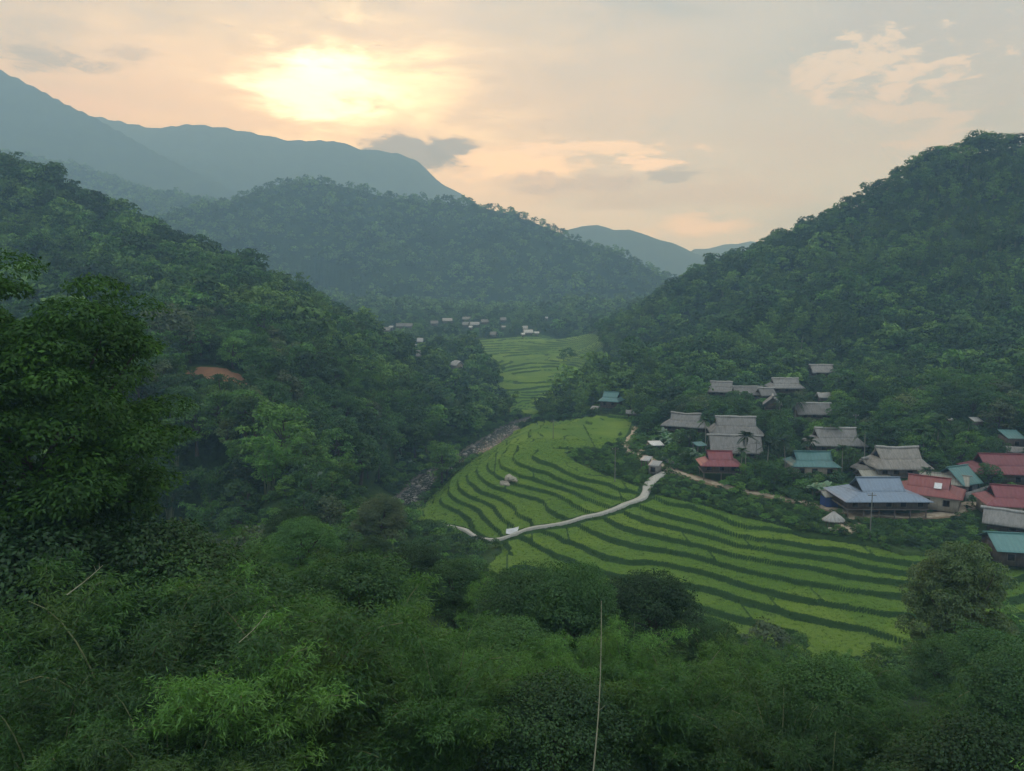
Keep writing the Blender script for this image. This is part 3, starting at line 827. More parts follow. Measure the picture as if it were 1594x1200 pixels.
def palm(name, seed, H, nf, L, trunk_r, lw=0.05, nleaf=22, arch=0.55, lean=0.3):
    """slender palm: thin trunk, a head of feather fronds"""
    g = np.random.default_rng(seed); t = np.linspace(0, 1, 10)[:, None]
    bx_, by_ = g.normal() * lean, g.normal() * lean
    P_ = np.concatenate([t ** 2 * bx_, t ** 2 * by_, t * H], 1); P_[0, 2] = -0.5
    Vt, Qt = tube(P_, trunk_r * (1.2 - 0.35 * t[:, 0]), 7)
    top = P_[-1]; Vl = []; rib = []
    for i in range(nf):
        a = i * 2.4 + g.normal() * 0.2; u_ = g.uniform(0.05, 1.25) if i < nf * 0.75 else g.uniform(-0.5, 0.1)
        d = np.array([math.cos(a), math.sin(a), 0]); l = L * g.uniform(0.8, 1.1); s = np.linspace(0.08, 1, nleaf)[:, None]
        pr = top + d * l * s * math.cos(u_) + np.array([0, 0, 1]) * l * (s * math.sin(u_) - arch * s ** 2)
        rib.append(tube(pr[::3], np.linspace(0.03, 0.01, len(pr[::3])), 4))
        tg = nrm(np.gradient(pr, axis=0)); sd_ = nrm(np.cross(tg, [0, 0, 1.0])); N = nrm(np.cross(sd_, tg))
        ll = l * 0.30 * np.sin(np.clip(s * 0.9 + 0.08, 0, 1) * math.pi) ** 0.6
        for sg in (-1, 1):
            dl = nrm(sd_ * sg + tg * 0.5 + np.array([0, 0, -0.45]))
            c = pr + dl * ll * 0.5
            Vl.append(leaves(c, nrm(N + g.normal(size=N.shape) * 0.15), ll[:, 0], lw, g, dl))
    V = np.concatenate(Vl); Vr, Qr = join(rib)
    Q = np.arange(len(V)).reshape(-1, 4)
    Va, Qa = join([(V, Q), (Vr, Qr)])
    return mesh_np(name + "_trunk", Vt, Qt, ["pale_bark"], None, True), mesh_np(name + "_fronds", Va, Qa, ["leaf_palm"])

# ---- prototypes: kind -> list of (trunk mesh, crown mesh, nominal height)
PRO = {}
PRO['near_broad'] = [(*broad("near_tree_%d" % i, 50 + i, 9.5, 4.0, 1.2, 85, 480, 0.155, mt), 9.5) for i, mt in enumerate(["leaf_dark", "leaf_near", "leaf_near"])]
PRO['near_olive'] = [(*broad("near_olive_tree", 64, 10, 3.7, 1.5, 90, 420, 0.16, "leaf_olive", rc=0.26), 10)]
PRO['near_bamboo'] = [(*bamboo("near_bamboo_%d" % i, 70 + i, 11.5, 3.6, 28, 36, 3, 18, 0.23, 0.17), 11.5) for i in range(3)]
PRO['mid_broad'] = [(*broad("mid_tree_%d" % i, 80 + i, 8.0, 3.5, 0.5, 44, 62, 0.42, mt, tk=4, low=-0.9), 8.0) for i, mt in enumerate(["leaf_dark", "leaf_mid", "leaf_mid", "leaf_dark", "leaf_bamboo", "leaf_olive", "leaf_near"])]
PRO['mid_bamboo'] = [(*bamboo("mid_bamboo_%d" % i, 90 + i, 9.5, 3.4, 16, 12, 3, 5, 0.62, 0.20, k=3), 9.5) for i in range(2)]
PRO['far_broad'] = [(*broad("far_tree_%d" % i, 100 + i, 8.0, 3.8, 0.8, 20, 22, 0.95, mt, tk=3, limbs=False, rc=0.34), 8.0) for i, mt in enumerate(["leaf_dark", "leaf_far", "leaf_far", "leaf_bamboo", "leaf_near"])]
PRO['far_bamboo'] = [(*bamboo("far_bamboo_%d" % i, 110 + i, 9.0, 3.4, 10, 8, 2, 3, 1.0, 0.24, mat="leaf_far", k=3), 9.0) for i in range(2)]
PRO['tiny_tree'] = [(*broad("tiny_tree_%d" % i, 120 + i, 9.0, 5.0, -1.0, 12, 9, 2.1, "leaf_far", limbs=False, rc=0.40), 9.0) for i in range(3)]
PRO['bush'] = [(*broad("bush_%d" % i, 130 + i, 2.4, 1.7, -0.4, 14, 40, 0.34, mt, limbs=False, rc=0.40, low=-0.1), 2.4) for i, mt in enumerate(["leaf_mid", "leaf_dark", "leaf_bamboo"])]
PRO['banana'] = [(*banana("banana_%d" % i, 140 + i, stems=2), 3.6) for i in range(3)]
PRO['areca'] = [(*palm("areca_%d" % i, 150 + i, 8.5, 14, 3.0, 0.10, 0.30, 16), 9.5) for i in range(2)]
PRO['coco'] = [(*palm("coconut_%d" % i, 160 + i, 7.0, 20, 3.8, 0.16, 0.20, 22, 0.6, 0.5), 8.5) for i in range(2)]

CNT = {}
def plant(kind, idx, x, y, z, rot, sc, label, group, name, cat, tname, cname, tilt=(0, 0)):
    tr, cr, H = PRO[kind][idx % len(PRO[kind])]
    if tr is None:
        ob = link(name, cr); root = ob
    else:
        root = bpy.data.objects.new(name, None); S.collection.objects.link(root); root.empty_display_size = 0.5
        link(tname, tr, root); link(cname, cr, root)
    root.location = (x, y, z); root.rotation_euler = (tilt[0], tilt[1], rot)
    root.scale = (sc, sc, sc) if np.isscalar(sc) else sc
    tag(root, label, cat, group)
    return root
NAMES = {'broad': ("broadleaf_tree", "tree", "trunk", "crown"), 'bamboo': ("bamboo_clump", "bamboo", "culms", "foliage"),
         'banana': ("banana_plant", "banana plant", "stem", "leaves"), 'areca': ("areca_palm", "palm", "trunk", "fronds"),
         'coco': ("coconut_palm", "palm", "trunk", "fronds"), 'bush': ("bush", "bush", "trunk", "crown")}
def put_plant(kind, idx, x, y, rot, sc, label, group=None, z=None, tilt=(0, 0)):
    fam = kind.split('_')[-1]
    if fam == 'olive' or fam == 'big': fam = 'broad'
    nm, cat, tn, cn = NAMES[fam]
    if z is None: z = float(full_h(np.array([x]), np.array([y]))[0][0])
    return plant(kind, idx, x, y, z, rot, sc, label, group, nm, cat, tn, cn, tilt)

# ------------------------------------------------------------------ building materials
def obj_co(n):
    t = n.node('ShaderNodeTexCoord'); return t.outputs['Object']
def streak_mat(name, c1, c2, dirt, stripe=0.0, rough=0.9, metal=0.0, spec=0.2):
    m, n, o = new_mat(name)
    oc = obj_co(n); mp = n.node('ShaderNodeMapping'); n.l.new(oc, mp.inputs[0])
    mp.inputs['Scale'].default_value = (2.2, 0.35, 0.35)
    s1 = n.noise(mp.outputs[0], 1.6, 6, 0.7); s2 = n.noise(oc, 0.45, 5, 0.65); s3 = n.noise(oc, 5, 4, 0.7)
    oi = n.node('ShaderNodeObjectInfo')
    c = n.mix(n.smooth(s1, 0.3, 0.7), c1, c2)
    c = n.mix(n.math('MULTIPLY', n.smooth(s2, 0.52, 0.72), 0.75), c, dirt)
    h = s1
    if stripe:
        sx = n.node('ShaderNodeSeparateXYZ'); n.l.new(oc, sx.inputs[0])
        wv = n.math('SINE', n.math('MULTIPLY', sx.outputs[0], 2 * math.pi / stripe))
        c = n.mix(n.math('MULTIPLY', n.smooth(wv, 0.6, 1.0), 0.25), c, dirt)
        h = wv
    v = n.math('MULTIPLY_ADD', oi.outputs['Random'], 0.25, 0.87)
    cc = n.node('ShaderNodeCombineColor')
    for i in range(3): n.l.new(v, cc.inputs[i])
    c = n.mix(1.0, c, cc.outputs[0], 'MULTIPLY')
    principled(n, o, c, rough, h, 0.4, 0.04 if stripe else 0.12, metal, spec)
streak_mat("thatch", (0.160, 0.160, 0.152), (0.248, 0.248, 0.244), (0.096, 0.097, 0.087))
streak_mat("thatch_worn", (0.168, 0.160, 0.143), (0.272, 0.260, 0.239), (0.104, 0.101, 0.092))
streak_mat("thatch_pale", (0.288, 0.290, 0.281), (0.400, 0.403, 0.396), (0.192, 0.189, 0.175))
streak_mat("metal_blue", (0.145, 0.202, 0.284), (0.174, 0.236, 0.317), (0.116, 0.149, 0.198), 0.75, 0.45, 0.0, 0.5)
streak_mat("metal_teal", (0.061, 0.175, 0.178), (0.086, 0.211, 0.205), (0.058, 0.125, 0.125), 0.75, 0.45, 0.0, 0.5)
streak_mat("metal_red", (0.180, 0.047, 0.059), (0.210, 0.061, 0.070), (0.120, 0.039, 0.042), 0.75, 0.5, 0.0, 0.4)
streak_mat("metal_orange_red", (0.239, 0.078, 0.068), (0.218, 0.060, 0.064), (0.146, 0.048, 0.045), 0.75, 0.5, 0.0, 0.4)
streak_mat("metal_grey", (0.272, 0.280, 0.288), (0.368, 0.376, 0.384), (0.176, 0.168, 0.152), 0.6, 0.5, 0.0, 0.4)
streak_mat("metal_white", (0.480, 0.496, 0.496), (0.560, 0.576, 0.560), (0.336, 0.320, 0.280), 0.6, 0.5, 0.0, 0.4)
streak_mat("fibre_cement", (0.24, 0.24, 0.20), (0.34, 0.33, 0.29), (0.14, 0.14, 0.11), 0.5)
streak_mat("plank", (0.070, 0.055, 0.045), (0.13, 0.105, 0.085), (0.045, 0.036, 0.03))
streak_mat("plank_grey", (0.16, 0.155, 0.145), (0.24, 0.23, 0.215), (0.09, 0.085, 0.075))
streak_mat("render_wall", (0.30, 0.27, 0.22), (0.40, 0.37, 0.31), (0.20, 0.17, 0.13))
streak_mat("block_wall", (0.22, 0.225, 0.22), (0.30, 0.30, 0.29), (0.14, 0.14, 0.12))
def flat_mat(name, c, rough=0.8, spec=0.3, var=0.25):
    m, n, o = new_mat(name); f = n.noise(pos(n), 1.5, 4, 0.6)
    principled(n, o, n.mix(f, tuple(x * (1 - var) for x in c), tuple(min(1, x * (1 + var)) for x in c)), rough, f, 0.2, 0.05, 0, spec)
flat_mat("dark_opening", (0.010, 0.010, 0.011)); flat_mat("timber", (0.13, 0.11, 0.09)); flat_mat("concrete_post", (0.17, 0.17, 0.16))
flat_mat("blue_tarp", (0.035, 0.075, 0.24), 0.5); flat_mat("white_sheet", (0.62, 0.64, 0.66), 0.6); flat_mat("wire", (0.03, 0.03, 0.03))
flat_mat("ceramic", (0.45, 0.45, 0.45)); flat_mat("barrel_blue", (0.06, 0.14, 0.30), 0.5); flat_mat("sack", (0.45, 0.42, 0.34))
flat_mat("cloth_red", (0.30, 0.06, 0.05)); flat_mat("cloth_light_blue", (0.30, 0.42, 0.50)); flat_mat("steel", (0.30, 0.31, 0.32), 0.4, 0.5)

def boxes(name, B, mat, parent=None):
    """B: list of (cx, cy, cz, sx, sy, sz[, rotz])"""
    parts = []
    for b in B:
        cx, cy_, cz, sx, sy, sz = b[:6]; a = b[6] if len(b) > 6 else 0.0
        c = np.array([[i, j, k] for k in (-.5, .5) for j in (-.5, .5) for i in (-.5, .5)]) * [sx, sy, sz]
        ca, sa = math.cos(a), math.sin(a)
        c = np.stack([c[:, 0] * ca - c[:, 1] * sa, c[:, 0] * sa + c[:, 1] * ca, c[:, 2]], 1) + [cx, cy_, cz]
        parts.append((c, np.array([[0, 2, 3, 1], [4, 5, 7, 6], [0, 1, 5, 4], [2, 6, 7, 3], [0, 4, 6, 2], [1, 3, 7, 5]])))
    V, Q = join(parts)
    return link(name, mesh_np(name, V, Q, [mat]), parent)

def patch_grid(c, nu, nv):
    """bilinear patch of corners a b c d"""
    a, b, c_, d = [np.array(q, float) for q in c]
    u = np.linspace(0, 1, nu + 1)[None, :, None]; v = np.linspace(0, 1, nv + 1)[:, None, None]
    return ((a * (1 - u) + b * u) * (1 - v) + (d * (1 - u) + c_ * u) * v).reshape(-1, 3), grid_quads(nv + 1, nu + 1)

def roof_mesh(name, L, Wd, hr, kind, mat, th, rough, seed, sag=0.0):
    """ridge along x, z = 0 at the eaves"""
    l, w2 = L / 2, Wd / 2
    P = []
    if kind == 'gable':
        for s in (-1, 1): P.append([(-l * s, w2 * -s, 0), (l * s, w2 * -s, 0), (l * s, 0, hr), (-l * s, 0, hr)])
    elif kind == 'mono':
        P.append([(-l, -w2, 0), (l, -w2, 0), (l, w2, hr), (-l, w2, hr)])
    elif kind == 'hip':
        e = L * EHIP; g_ = 0.27 * Wd; zg = hr * (0.45 if 'thatch' in mat else 0.40); lr = l - e
        for s in (-1, 1):
            P.append([(-lr * s * 1.03, -g_ * s, zg), (lr * s * 1.03, -g_ * s, zg), (lr * s * 1.08, 0, hr), (-lr * s * 1.08, 0, hr)])
            P.append([(-l * s, -w2 * s, 0), (l * s, -w2 * s, 0), (lr * s * 1.03, -g_ * s, zg), (-lr * s * 1.03, -g_ * s, zg)])
            P.append([(l * s, -w2, 0), (l * s, w2, 0), (lr * s, g_, zg), (lr * s, -g_, zg)] if s > 0 else [(-l, w2, 0), (-l, -w2, 0), (-lr, -g_, zg), (-lr, g_, zg)])
    elif kind == 'cone':
        k = 14
        for i in range(k):
            a, b = 2 * math.pi * i / k, 2 * math.pi * (i + 1) / k
            P.append([(l * math.cos(a), w2 * math.sin(a), 0), (l * math.cos(b), w2 * math.sin(b), 0), (0.12 * l * math.cos(b), 0.12 * w2 * math.sin(b), hr), (0.12 * l * math.cos(a), 0.12 * w2 * math.sin(a), hr)])
    parts = []
    for c in P:
        n1 = max(1, int(np.linalg.norm(np.subtract(c[0], c[1])) / 0.6)); n2 = max(1, int(np.linalg.norm(np.subtract(c[1], c[2])) / 0.6))
        V, Q = patch_grid(c, n1, n2)
        if rough:
            V[:, 2] += rough * (fbm(V[:, 0] + seed * 7, V[:, 1], 1.6, 3, 3) * 2) + rough * 0.5 * (vnoise(V[:, 0] * 3, V[:, 1] * 3 + seed, 5) - .5)
        if sag: V[:, 2] -= sag * np.cos(np.clip(V[:, 0] / l, -1, 1) * math.pi / 2) ** 2 * (V[:, 2] / hr)
        nv, nu = n2 + 1, n1 + 1
        B_ = V - [0, 0, th]
        G = np.arange(nv * nu).reshape(nv, nu); O = len(V)
        rim = np.concatenate([G[0, :], G[1:, -1], G[-1, -2::-1], G[-2:0:-1, 0]])
        r2 = np.roll(rim, -1)
        Sd = np.stack([rim, rim + O, r2 + O, r2], -1)
        parts.append((np.concatenate([V, B_]), np.concatenate([Q, Q[:, ::-1] + O, Sd])))
    V, Q = join(parts)
    return mesh_np(name, V, Q, [mat])

BLD = []
EHIP = 0.15
def house(nm, label, cat, u, v, Lpx, Wm, he, hr, kind, roof, rot=0, hf=1.9, wall="plank", cap=None, sag=0.0, group=None, openf=False, wins=3, extra=None, dmax=1500, simple=False, L=None):
    H = he + hr
    x, y, z = hit(u, v, H, dmax)
    D = y
    Lm = L if L else Lpx * D / F
    z = float(base_h(np.array([x]), np.array([y]))[0])
    root = bpy.data.objects.new(nm, None); S.collection.objects.link(root)
    root.location = (x, y, z); root.rotation_euler = (0, 0, R(rot)); root.empty_display_size = 1
    tag(root, label, cat, group)
    th = 0.32 if 'thatch' in roof else 0.06
    rf = link("roof", roof_mesh("roof", Lm, Wm, hr, kind, roof, th, 0.16 if 'thatch' in roof else 0.012, len(BLD), sag), root)
    rf.location = (0, 0, he)
    seed = len(BLD); g = np.random.default_rng(900 + seed)
    if kind in ('gable', 'hip') and not simple:
        e = Lm * EHIP if kind == 'hip' else 0.0
        t = np.linspace(-1, 1, 16)[:, None]; lr = (Lm / 2 - e) * 1.08 + 0.1
        zz = hr + 0.06 - sag * np.cos(t * math.pi / 2) ** 2 + (vnoise(t * 5, t * 0 + seed, 3) - .5) * (0.14 if 'thatch' in roof else 0)
        Pc = np.concatenate([t * lr, t * 0, zz], 1)
        Vc, Qc = tube(Pc, np.full(16, 0.30 if 'thatch' in roof else 0.12), 8)
        rc = link("ridge_cap", mesh_np("ridge_cap", Vc, Qc, [cap or ("thatch_pale" if 'thatch' in roof else roof)], None, True), rf)
        if kind == 'hip':
            g_ = 0.27 * Wm; zg = hr * 0.44
            for s in (-1, 1):
                X = s * ((Lm / 2 - e) * 1.03 - 0.35)
                Vg = [(X, -g_ + .15, zg - .2), (X, g_ - .15, zg - .2), (X, 0, hr - .35), (X, 0, hr - .36)]
                link("gable_vent", mesh_np("gable_vent", Vg, [[0, 1, 2, 3]], ["dark_opening"]), rf)
    lw, ww = Lm - (1.6 if kind != 'mono' else 0.5), Wm - (1.8 if kind != 'mono' else 0.4)
    if kind == 'cone': lw, ww = Lm * 0.6, Wm * 0.6
    if not openf:
        top = he + (0.25 if kind in ('gable', 'hip') else 0.1)
        t_ = 0.12
        wl = boxes("wall", [(0, -ww / 2, (hf + top) / 2, lw, t_, top - hf), (0, ww / 2, (hf + top) / 2, lw, t_, top - hf),
                            (-lw / 2 + t_ / 2, 0, (hf + top) / 2, t_, ww - t_ - .01, top - hf), (lw / 2 - t_ / 2, 0, (hf + top) / 2, t_, ww - t_ - .01, top - hf)], wall, root)
        if kind == 'gable':
            for s in (-1, 1):
                X = s * (lw / 2 - 0.06); k = (hr - th - 0.05) * (1 - 0.9 / (Wm / 2))
                Vg = [(X, -ww / 2, top), (X, ww / 2, top), (X, 0, top + hr * (ww / Wm) * 0.86), (X - s * .1, -ww / 2, top), (X - s * .1, ww / 2, top), (X - s * .1, 0, top + hr * (ww / Wm) * 0.86)]
                me = bpy.data.meshes.new("gable_wall"); me.from_pydata(Vg, [], [(0, 1, 2), (5, 4, 3), (0, 3, 4, 1), (1, 4, 5, 2), (2, 5, 3, 0)]); me.materials.append(MATS[wall])
                link("gable_wall", me, root)
        if not simple:
            wn = max(1, min(wins, int(lw / 2.5)))
            for i in range(wn):
                X = (i + 0.5) / wn * lw - lw / 2 + g.uniform(-0.2, 0.2); hz = min(1.1, (top - hf) * 0.55); Z = hf + (top - hf) * 0.52
                fr = boxes("window", [(X, -ww / 2 - 0.075, Z + hz / 2 + .05, 1.2, .05, .1), (X, -ww / 2 - 0.075, Z - hz / 2 - .05, 1.2, .05, .1), (X - .6, -ww / 2 - 0.075, Z, .1, .05, hz), (X + .6, -ww / 2 - 0.075, Z, .1, .05, hz)], "timber", root)
                boxes("pane", [(X, -ww / 2 - 0.065, Z, 1.08, .012, hz)], "dark_opening", fr)
    if hf > 0.8 and not openf:
        boxes("floor", [(0, 0, hf - 0.09, lw + 0.5, ww + 0.5, 0.16)], "timber", root)
    if (hf > 0.8 or openf) and not simple:
        topz = hf - 0.17 if not openf else he + (0.1 if kind == 'mono' else 0.2)
        nx_ = max(2, int(lw / 2.8) + 1)
        for i in range(nx_):
            for j in (-1, 1):
                X = (i / (nx_ - 1) - .5) * (lw - 0.3)
                boxes("post", [(X, j * (ww / 2 - 0.2), topz / 2 - 0.4, 0.2, 0.2, topz + 0.8)], "timber", root)
    if hf > 1.2 and not openf and not simple:
        n_ = 7; s = [(lw / 2 - 1.2, -ww / 2 - 0.35 - 0.26 * i, hf - 0.1 - (i + .5) * hf / n_, 1.0, 0.26, 0.06) for i in range(n_)]
        boxes("stair", s, "timber", root)
    if extra: extra(root, Lm, Wm, he, hr, lw, ww)
    BLD.append(dict(u=u, v=v, x=x, y=y, z=z, L=Lm, W=Wm, rot=rot, H=H, name=nm, short=cat))
    BLD[-1]['ref'] = SHORT
    return root
SHORT = ""
def B(short, *a, **k):
    global SHORT, EHIP
    SHORT = short
    EHIP = {"the blue-grey metal roof": 0.26, "the sagging thatched house": 0.20, "the orange red roof": 0.22, "the pinkish red roof": 0.22}.get(short, 0.15)
    return house(*a, **k)

def tarp_side(root, Lm, Wm, he, hr, lw, ww):
    V, Q = patch_grid([(-lw / 2, -ww / 2 - .15, 0.1), (lw / 2, -ww / 2 - .15, 0.1), (lw / 2, -ww / 2 - .1, he - .3), (-lw / 2, -ww / 2 - .1, he - .3)], 16, 6)
    V[:, 1] += 0.12 * np.sin(V[:, 0] * 3.1) - 0.05
    link("tarpaulin", mesh_np("tarpaulin", V, Q, ["blue_tarp"], None, True), root)
    V2, Q2 = patch_grid([(-lw / 2 - .05, -ww / 2, 0.1), (-lw / 2 - .05, ww / 2, 0.1), (-lw / 2, ww / 2, he - .3), (-lw / 2, -ww / 2, he - .3)], 8, 4)
    link("tarpaulin", mesh_np("tarpaulin", V2, Q2, ["blue_tarp"], None, True), root)
def skylight(root, Lm, Wm, he, hr, lw, ww):
    V, Q = patch_grid([(lw * 0.10, -Wm * 0.30, he + hr * 0.42), (lw * 0.22, -Wm * 0.30, he + hr * 0.42), (lw * 0.22, -Wm * 0.16, he + hr * 0.72), (lw * 0.10, -Wm * 0.16, he + hr * 0.72)], 1, 1)
    V[:, 2] += 0.05
    link("roof_patch", mesh_np("roof_patch", V, Q, ["white_sheet"]), root)

# ------------------------------------------------------------------ the village
B("the blue-grey metal roof", "stilt_house", "large stilt house with a wide blue-grey metal hipped roof beside the dirt road", "house", 1366, 743, 136, 11.5, 3.6, 3.6, 'hip', "metal_blue", 0, 2.0, wins=5)
B("the big upper thatched roof", "thatched_house", "large grey thatched house, the upper of the two stacked above the pinkish red roof", "house", 1145, 649, 82, 9.5, 3.8, 4.0, 'hip', "thatch", -9, 2.0)
B("the long plain thatched roof", "thatched_house", "long grey thatched house with a plain gable roof directly above the pinkish red roof", "house", 1144, 678, 80, 8.0, 3.2, 3.7, 'gable', "thatch", -7, 1.8)
B("the sagging thatched house", "thatched_house", "sagging grey thatched house with a pale thick ridge, leftmost in the village beside banana plants", "house", 1068, 643, 72, 8.5, 3.4, 3.4, 'hip', "thatch", -22, 1.9, sag=0.3)
B("the pinkish red roof", "stilt_house", "stilt house with a pinkish red metal hipped roof below the two long thatched roofs", "house", 1120, 702, 66, 8.0, 3.6, 2.9, 'hip', "metal_red", -4, 2.0)
B("the thatch behind the teal roof", "thatched_house", "grey thatched stilt house with a smooth hipped roof right behind the teal metal roof", "house", 1300, 667, 84, 9.0, 3.9, 3.7, 'hip', "thatch", -4, 2.1)
B("the long teal roof", "metal_roofed_house", "low house with a long teal metal roof half hidden by a slender palm", "house", 1264, 703, 76, 8.5, 3.0, 2.9, 'hip', "metal_teal", -5, 0.3, wall="render_wall")
B("the ragged thatched house", "thatched_house", "ragged brown-grey thatched stilt house with patched roof behind the blue-grey metal roof", "house", 1396, 696, 88, 9.5, 4.6, 4.0, 'hip', "thatch_worn", -2, 2.6, wall="plank_grey", wins=4, sag=0.2)
B("the small thatched annex", "thatched_annex", "small thatched annex roof leaning against the left end of the ragged thatched house", "house", 1352, 713, 34, 6.0, 3.0, 2.4, 'hip', "thatch_worn", 20, 1.5, wins=1)
B("the low grey annex", "low_annex", "low grey sheet-roofed annex between the ragged thatch and the blue-grey metal roof", "shed", 1358, 731, 46, 5.0, 2.8, 1.2, 'gable', "fibre_cement", 0, 0.3, wins=1)
B("the orange red roof", "red_roofed_house", "house with an orange red hipped metal roof right of the blue-grey metal roof", "house", 1447, 742, 0, 10.0, 3.2, 3.0, 'hip', "metal_orange_red", -34, 0.3, wall="render_wall", extra=skylight, L=13.0)
B("the fibre-cement roof", "low_house", "long low house with a weathered grey corrugated gable roof behind the orange red roof", "house", 1470, 738, 0, 5.5, 3.0, 1.7, 'gable', "fibre_cement", -30, 0.3, wall="plank_grey", L=9.5)
B("the teal gable roof", "teal_gabled_house", "house with a steep teal metal gable roof behind the grey corrugated roof", "house", 1490, 726, 0, 8.0, 3.0, 3.2, 'gable', "metal_teal", 24, 0.3, wall="plank_grey", L=6.5)
B("the far red roof", "red_roofed_house", "house with a long muted red gable roof at the right edge, behind trees", "house", 1572, 707, 0, 10.5, 3.2, 3.6, 'hip', "metal_red", -6, 0.3, wall="plank", L=18)
B("the near red roof", "red_roofed_house", "house with red hipped roof and dark gable vent above the low thatched barn", "house", 1588, 757, 0, 9.5, 3.0, 3.2, 'hip', "metal_red", -14, 0.3, wall="render_wall", L=14)
B("the low thatched barn", "thatched_barn", "low pale grey thatched barn at the right edge below the near red roof", "barn", 1580, 797, 0, 6.5, 1.8, 2.0, 'gable', "thatch", -34, 0.2, wall="plank", wins=1, L=10)
B("the lowest teal roof", "teal_roofed_house", "building with a pale teal metal roof cut by the right edge, lowest of all roofs", "house", 1600, 832, 0, 9.0, 3.0, 2.0, 'gable', "metal_teal", -10, 0.3, wall="plank", L=13)
B("the blue tarpaulin shed", "market_shed", "small rusty-roofed shed walled with blue tarpaulin at the roadside", "shed", 1291, 764, 32, 4.0, 2.4, 0.9, 'gable', "fibre_cement", 8, 0.2, openf=True, extra=tarp_side)
B("the small teal lean-to", "lean_to", "small teal sheet lean-to at the left end of the long plain thatched roof", "shed", 1089, 689, 19, 3.0, 2.3, 0.6, 'mono', "metal_teal", 20, 0.2, openf=True)
B("the white-roofed shed", "open_shed", "small open shed with a flat white metal roof beside the bright banana plants", "shed", 1021, 688, 21, 3.8, 2.0, 0.6, 'mono', "metal_white", 8, 0.2, openf=True)
B("the left roadside shed", "roadside_shed", "left one of two small silvery sheds where the road forks above the paddy", "shed", 1006, 712, 15, 3.2, 2.1, 0.6, 'mono', "metal_grey", -28, 0.2, openf=True)
B("the right roadside shed", "roadside_shed", "right one of two small silvery sheds where the road forks above the paddy", "shed", 1020, 719, 18, 3.2, 2.3, 0.7, 'mono', "metal_grey", -28, 0.2, wall="plank_grey")
B("the lone teal-blue roof", "teal_roofed_house", "lone teal-blue roofed house at the village's top left, beside the paddies", "house", 952, 610, 34, 8.0, 3.2, 3.2, 'hip', "metal_teal", -25, 1.0)
B("the grey ruin", "ruined_shed", "small grey tumbledown shed just left of the lone teal-blue roof", "shed", 926, 633, 12, 3.0, 1.6, 0.6, 'mono', "thatch_pale", -20, 0.2, simple=True)
B("the grey hut", "low_hut", "low grey hut just below and right of the lone teal-blue roof", "hut", 984, 638, 20, 3.5, 2.0, 1.2, 'gable', "thatch", -10, 0.2, simple=True)
B("the upper left thatched roof", "thatched_house", "grey thatched house, leftmost of the row in the upper village under banana leaves", "house", 1123, 594, 45, 8.5, 3.2, 3.2, 'hip', "thatch", -12, 1.8)
B("the second upper thatched roof", "thatched_house", "small thatched house second from left in the upper village row", "house", 1163, 602, 43, 6.5, 2.8, 2.4, 'gable', "thatch", -6, 1.5)
B("the middle upper thatched roof", "thatched_house", "light grey thatched stilt house in the middle of the upper village with pale patched corner", "house", 1222, 589, 54, 8.5, 3.8, 3.0, 'hip', "thatch", -4, 2.0)
B("the gable-on hut", "thatched_hut", "small thatched hut showing its gable end, in the middle of the upper village", "hut", 1203, 616, 0, 6.0, 3.2, 2.6, 'gable', "thatch", 72, 1.8, L=6.5)
B("the narrow upper roof", "thatched_house", "narrow thatched roof squeezed between second and middle roofs of the upper row", "house", 1192, 604, 26, 5.5, 2.6, 2.2, 'gable', "thatch", 10, 1.5, wins=1)
B("the topmost thatched hut", "thatched_hut", "highest thatched hut of the village, standing at the edge of the dark hill forest", "hut", 1278, 568, 34, 7.0, 3.4, 2.7, 'gable', "thatch", -2, 2.0)
B("the pale small roof", "small_shed", "small pale-roofed shed in bushes below the topmost thatched hut", "shed", 1284, 611, 24, 4.5, 2.4, 1.4, 'gable', "thatch_pale", -4, 0.2, simple=True)
B("the half-hidden roof", "thatched_house", "half-hidden thatched roof behind the coconut palm in the upper village", "house", 1264, 628, 54, 7.5, 2.8, 2.8, 'gable', "thatch", -3, 1.5)
B("the left white scrap roof", "tin_hut", "tiny hut with a white tin roof in dark trees, left one of two", "hut", 1478, 650, 9, 2.5, 2.0, 0.6, 'mono', "metal_white", 0, 0.2, simple=True)
B("the right white scrap roof", "tin_hut", "tiny hut with a white tin roof in dark trees, right one of two", "hut", 1520, 651, 15, 3.0, 2.0, 0.8, 'mono', "metal_white", 0, 0.2, simple=True)
B("the upper teal roof", "teal_roofed_house", "small dull teal roof among dark trees, highest at the right edge", "house", 1576, 672, 28, 5.5, 2.8, 1.4, 'mono', "metal_teal", -6, 0.2, wall="plank")
B("the grey roof at the right edge", "low_hut", "low grey-roofed hut just above the far red roof at the right edge", "hut", 1580, 696, 30, 4.5, 2.0, 1.0, 'gable', "thatch", -15, 0.2, wall="render_wall", simple=True)
B("the white house", "white_house", "lone pale-roofed white-walled house among trees on the left slope above the river", "house", 711, 561, 0, 6.0, 4.2, 2.6, 'gable', "thatch_pale", -50, 0.3, wall="render_wall", simple=True, L=7.5)

def round_hut():
    x, y, z = hit(1298, 797, 3.2)
    root = bpy.data.objects.new("thatched_shelter", None); S.collection.objects.link(root); root.location = (x, y, z)
    tag(root, "small round thatched shelter on posts between the dirt road and the paddy", "shelter")
    rf = link("roof", roof_mesh("roof", 4.2, 3.6, 1.5, 'cone', "thatch_pale", 0.25, 0.18, 55), root); rf.location = (0, 0, 1.7)
    for i in range(5):
        a = i * 1.2566; boxes("post", [(1.3 * math.cos(a), 1.1 * math.sin(a), 0.7, .12, .12, 2.2)], "timber", root)
    BLD.append(dict(u=1298, v=797, x=x, y=y, z=z, L=4.2, W=4, rot=0, H=3.2, name='x', ref="the round thatched shelter"))
round_hut()

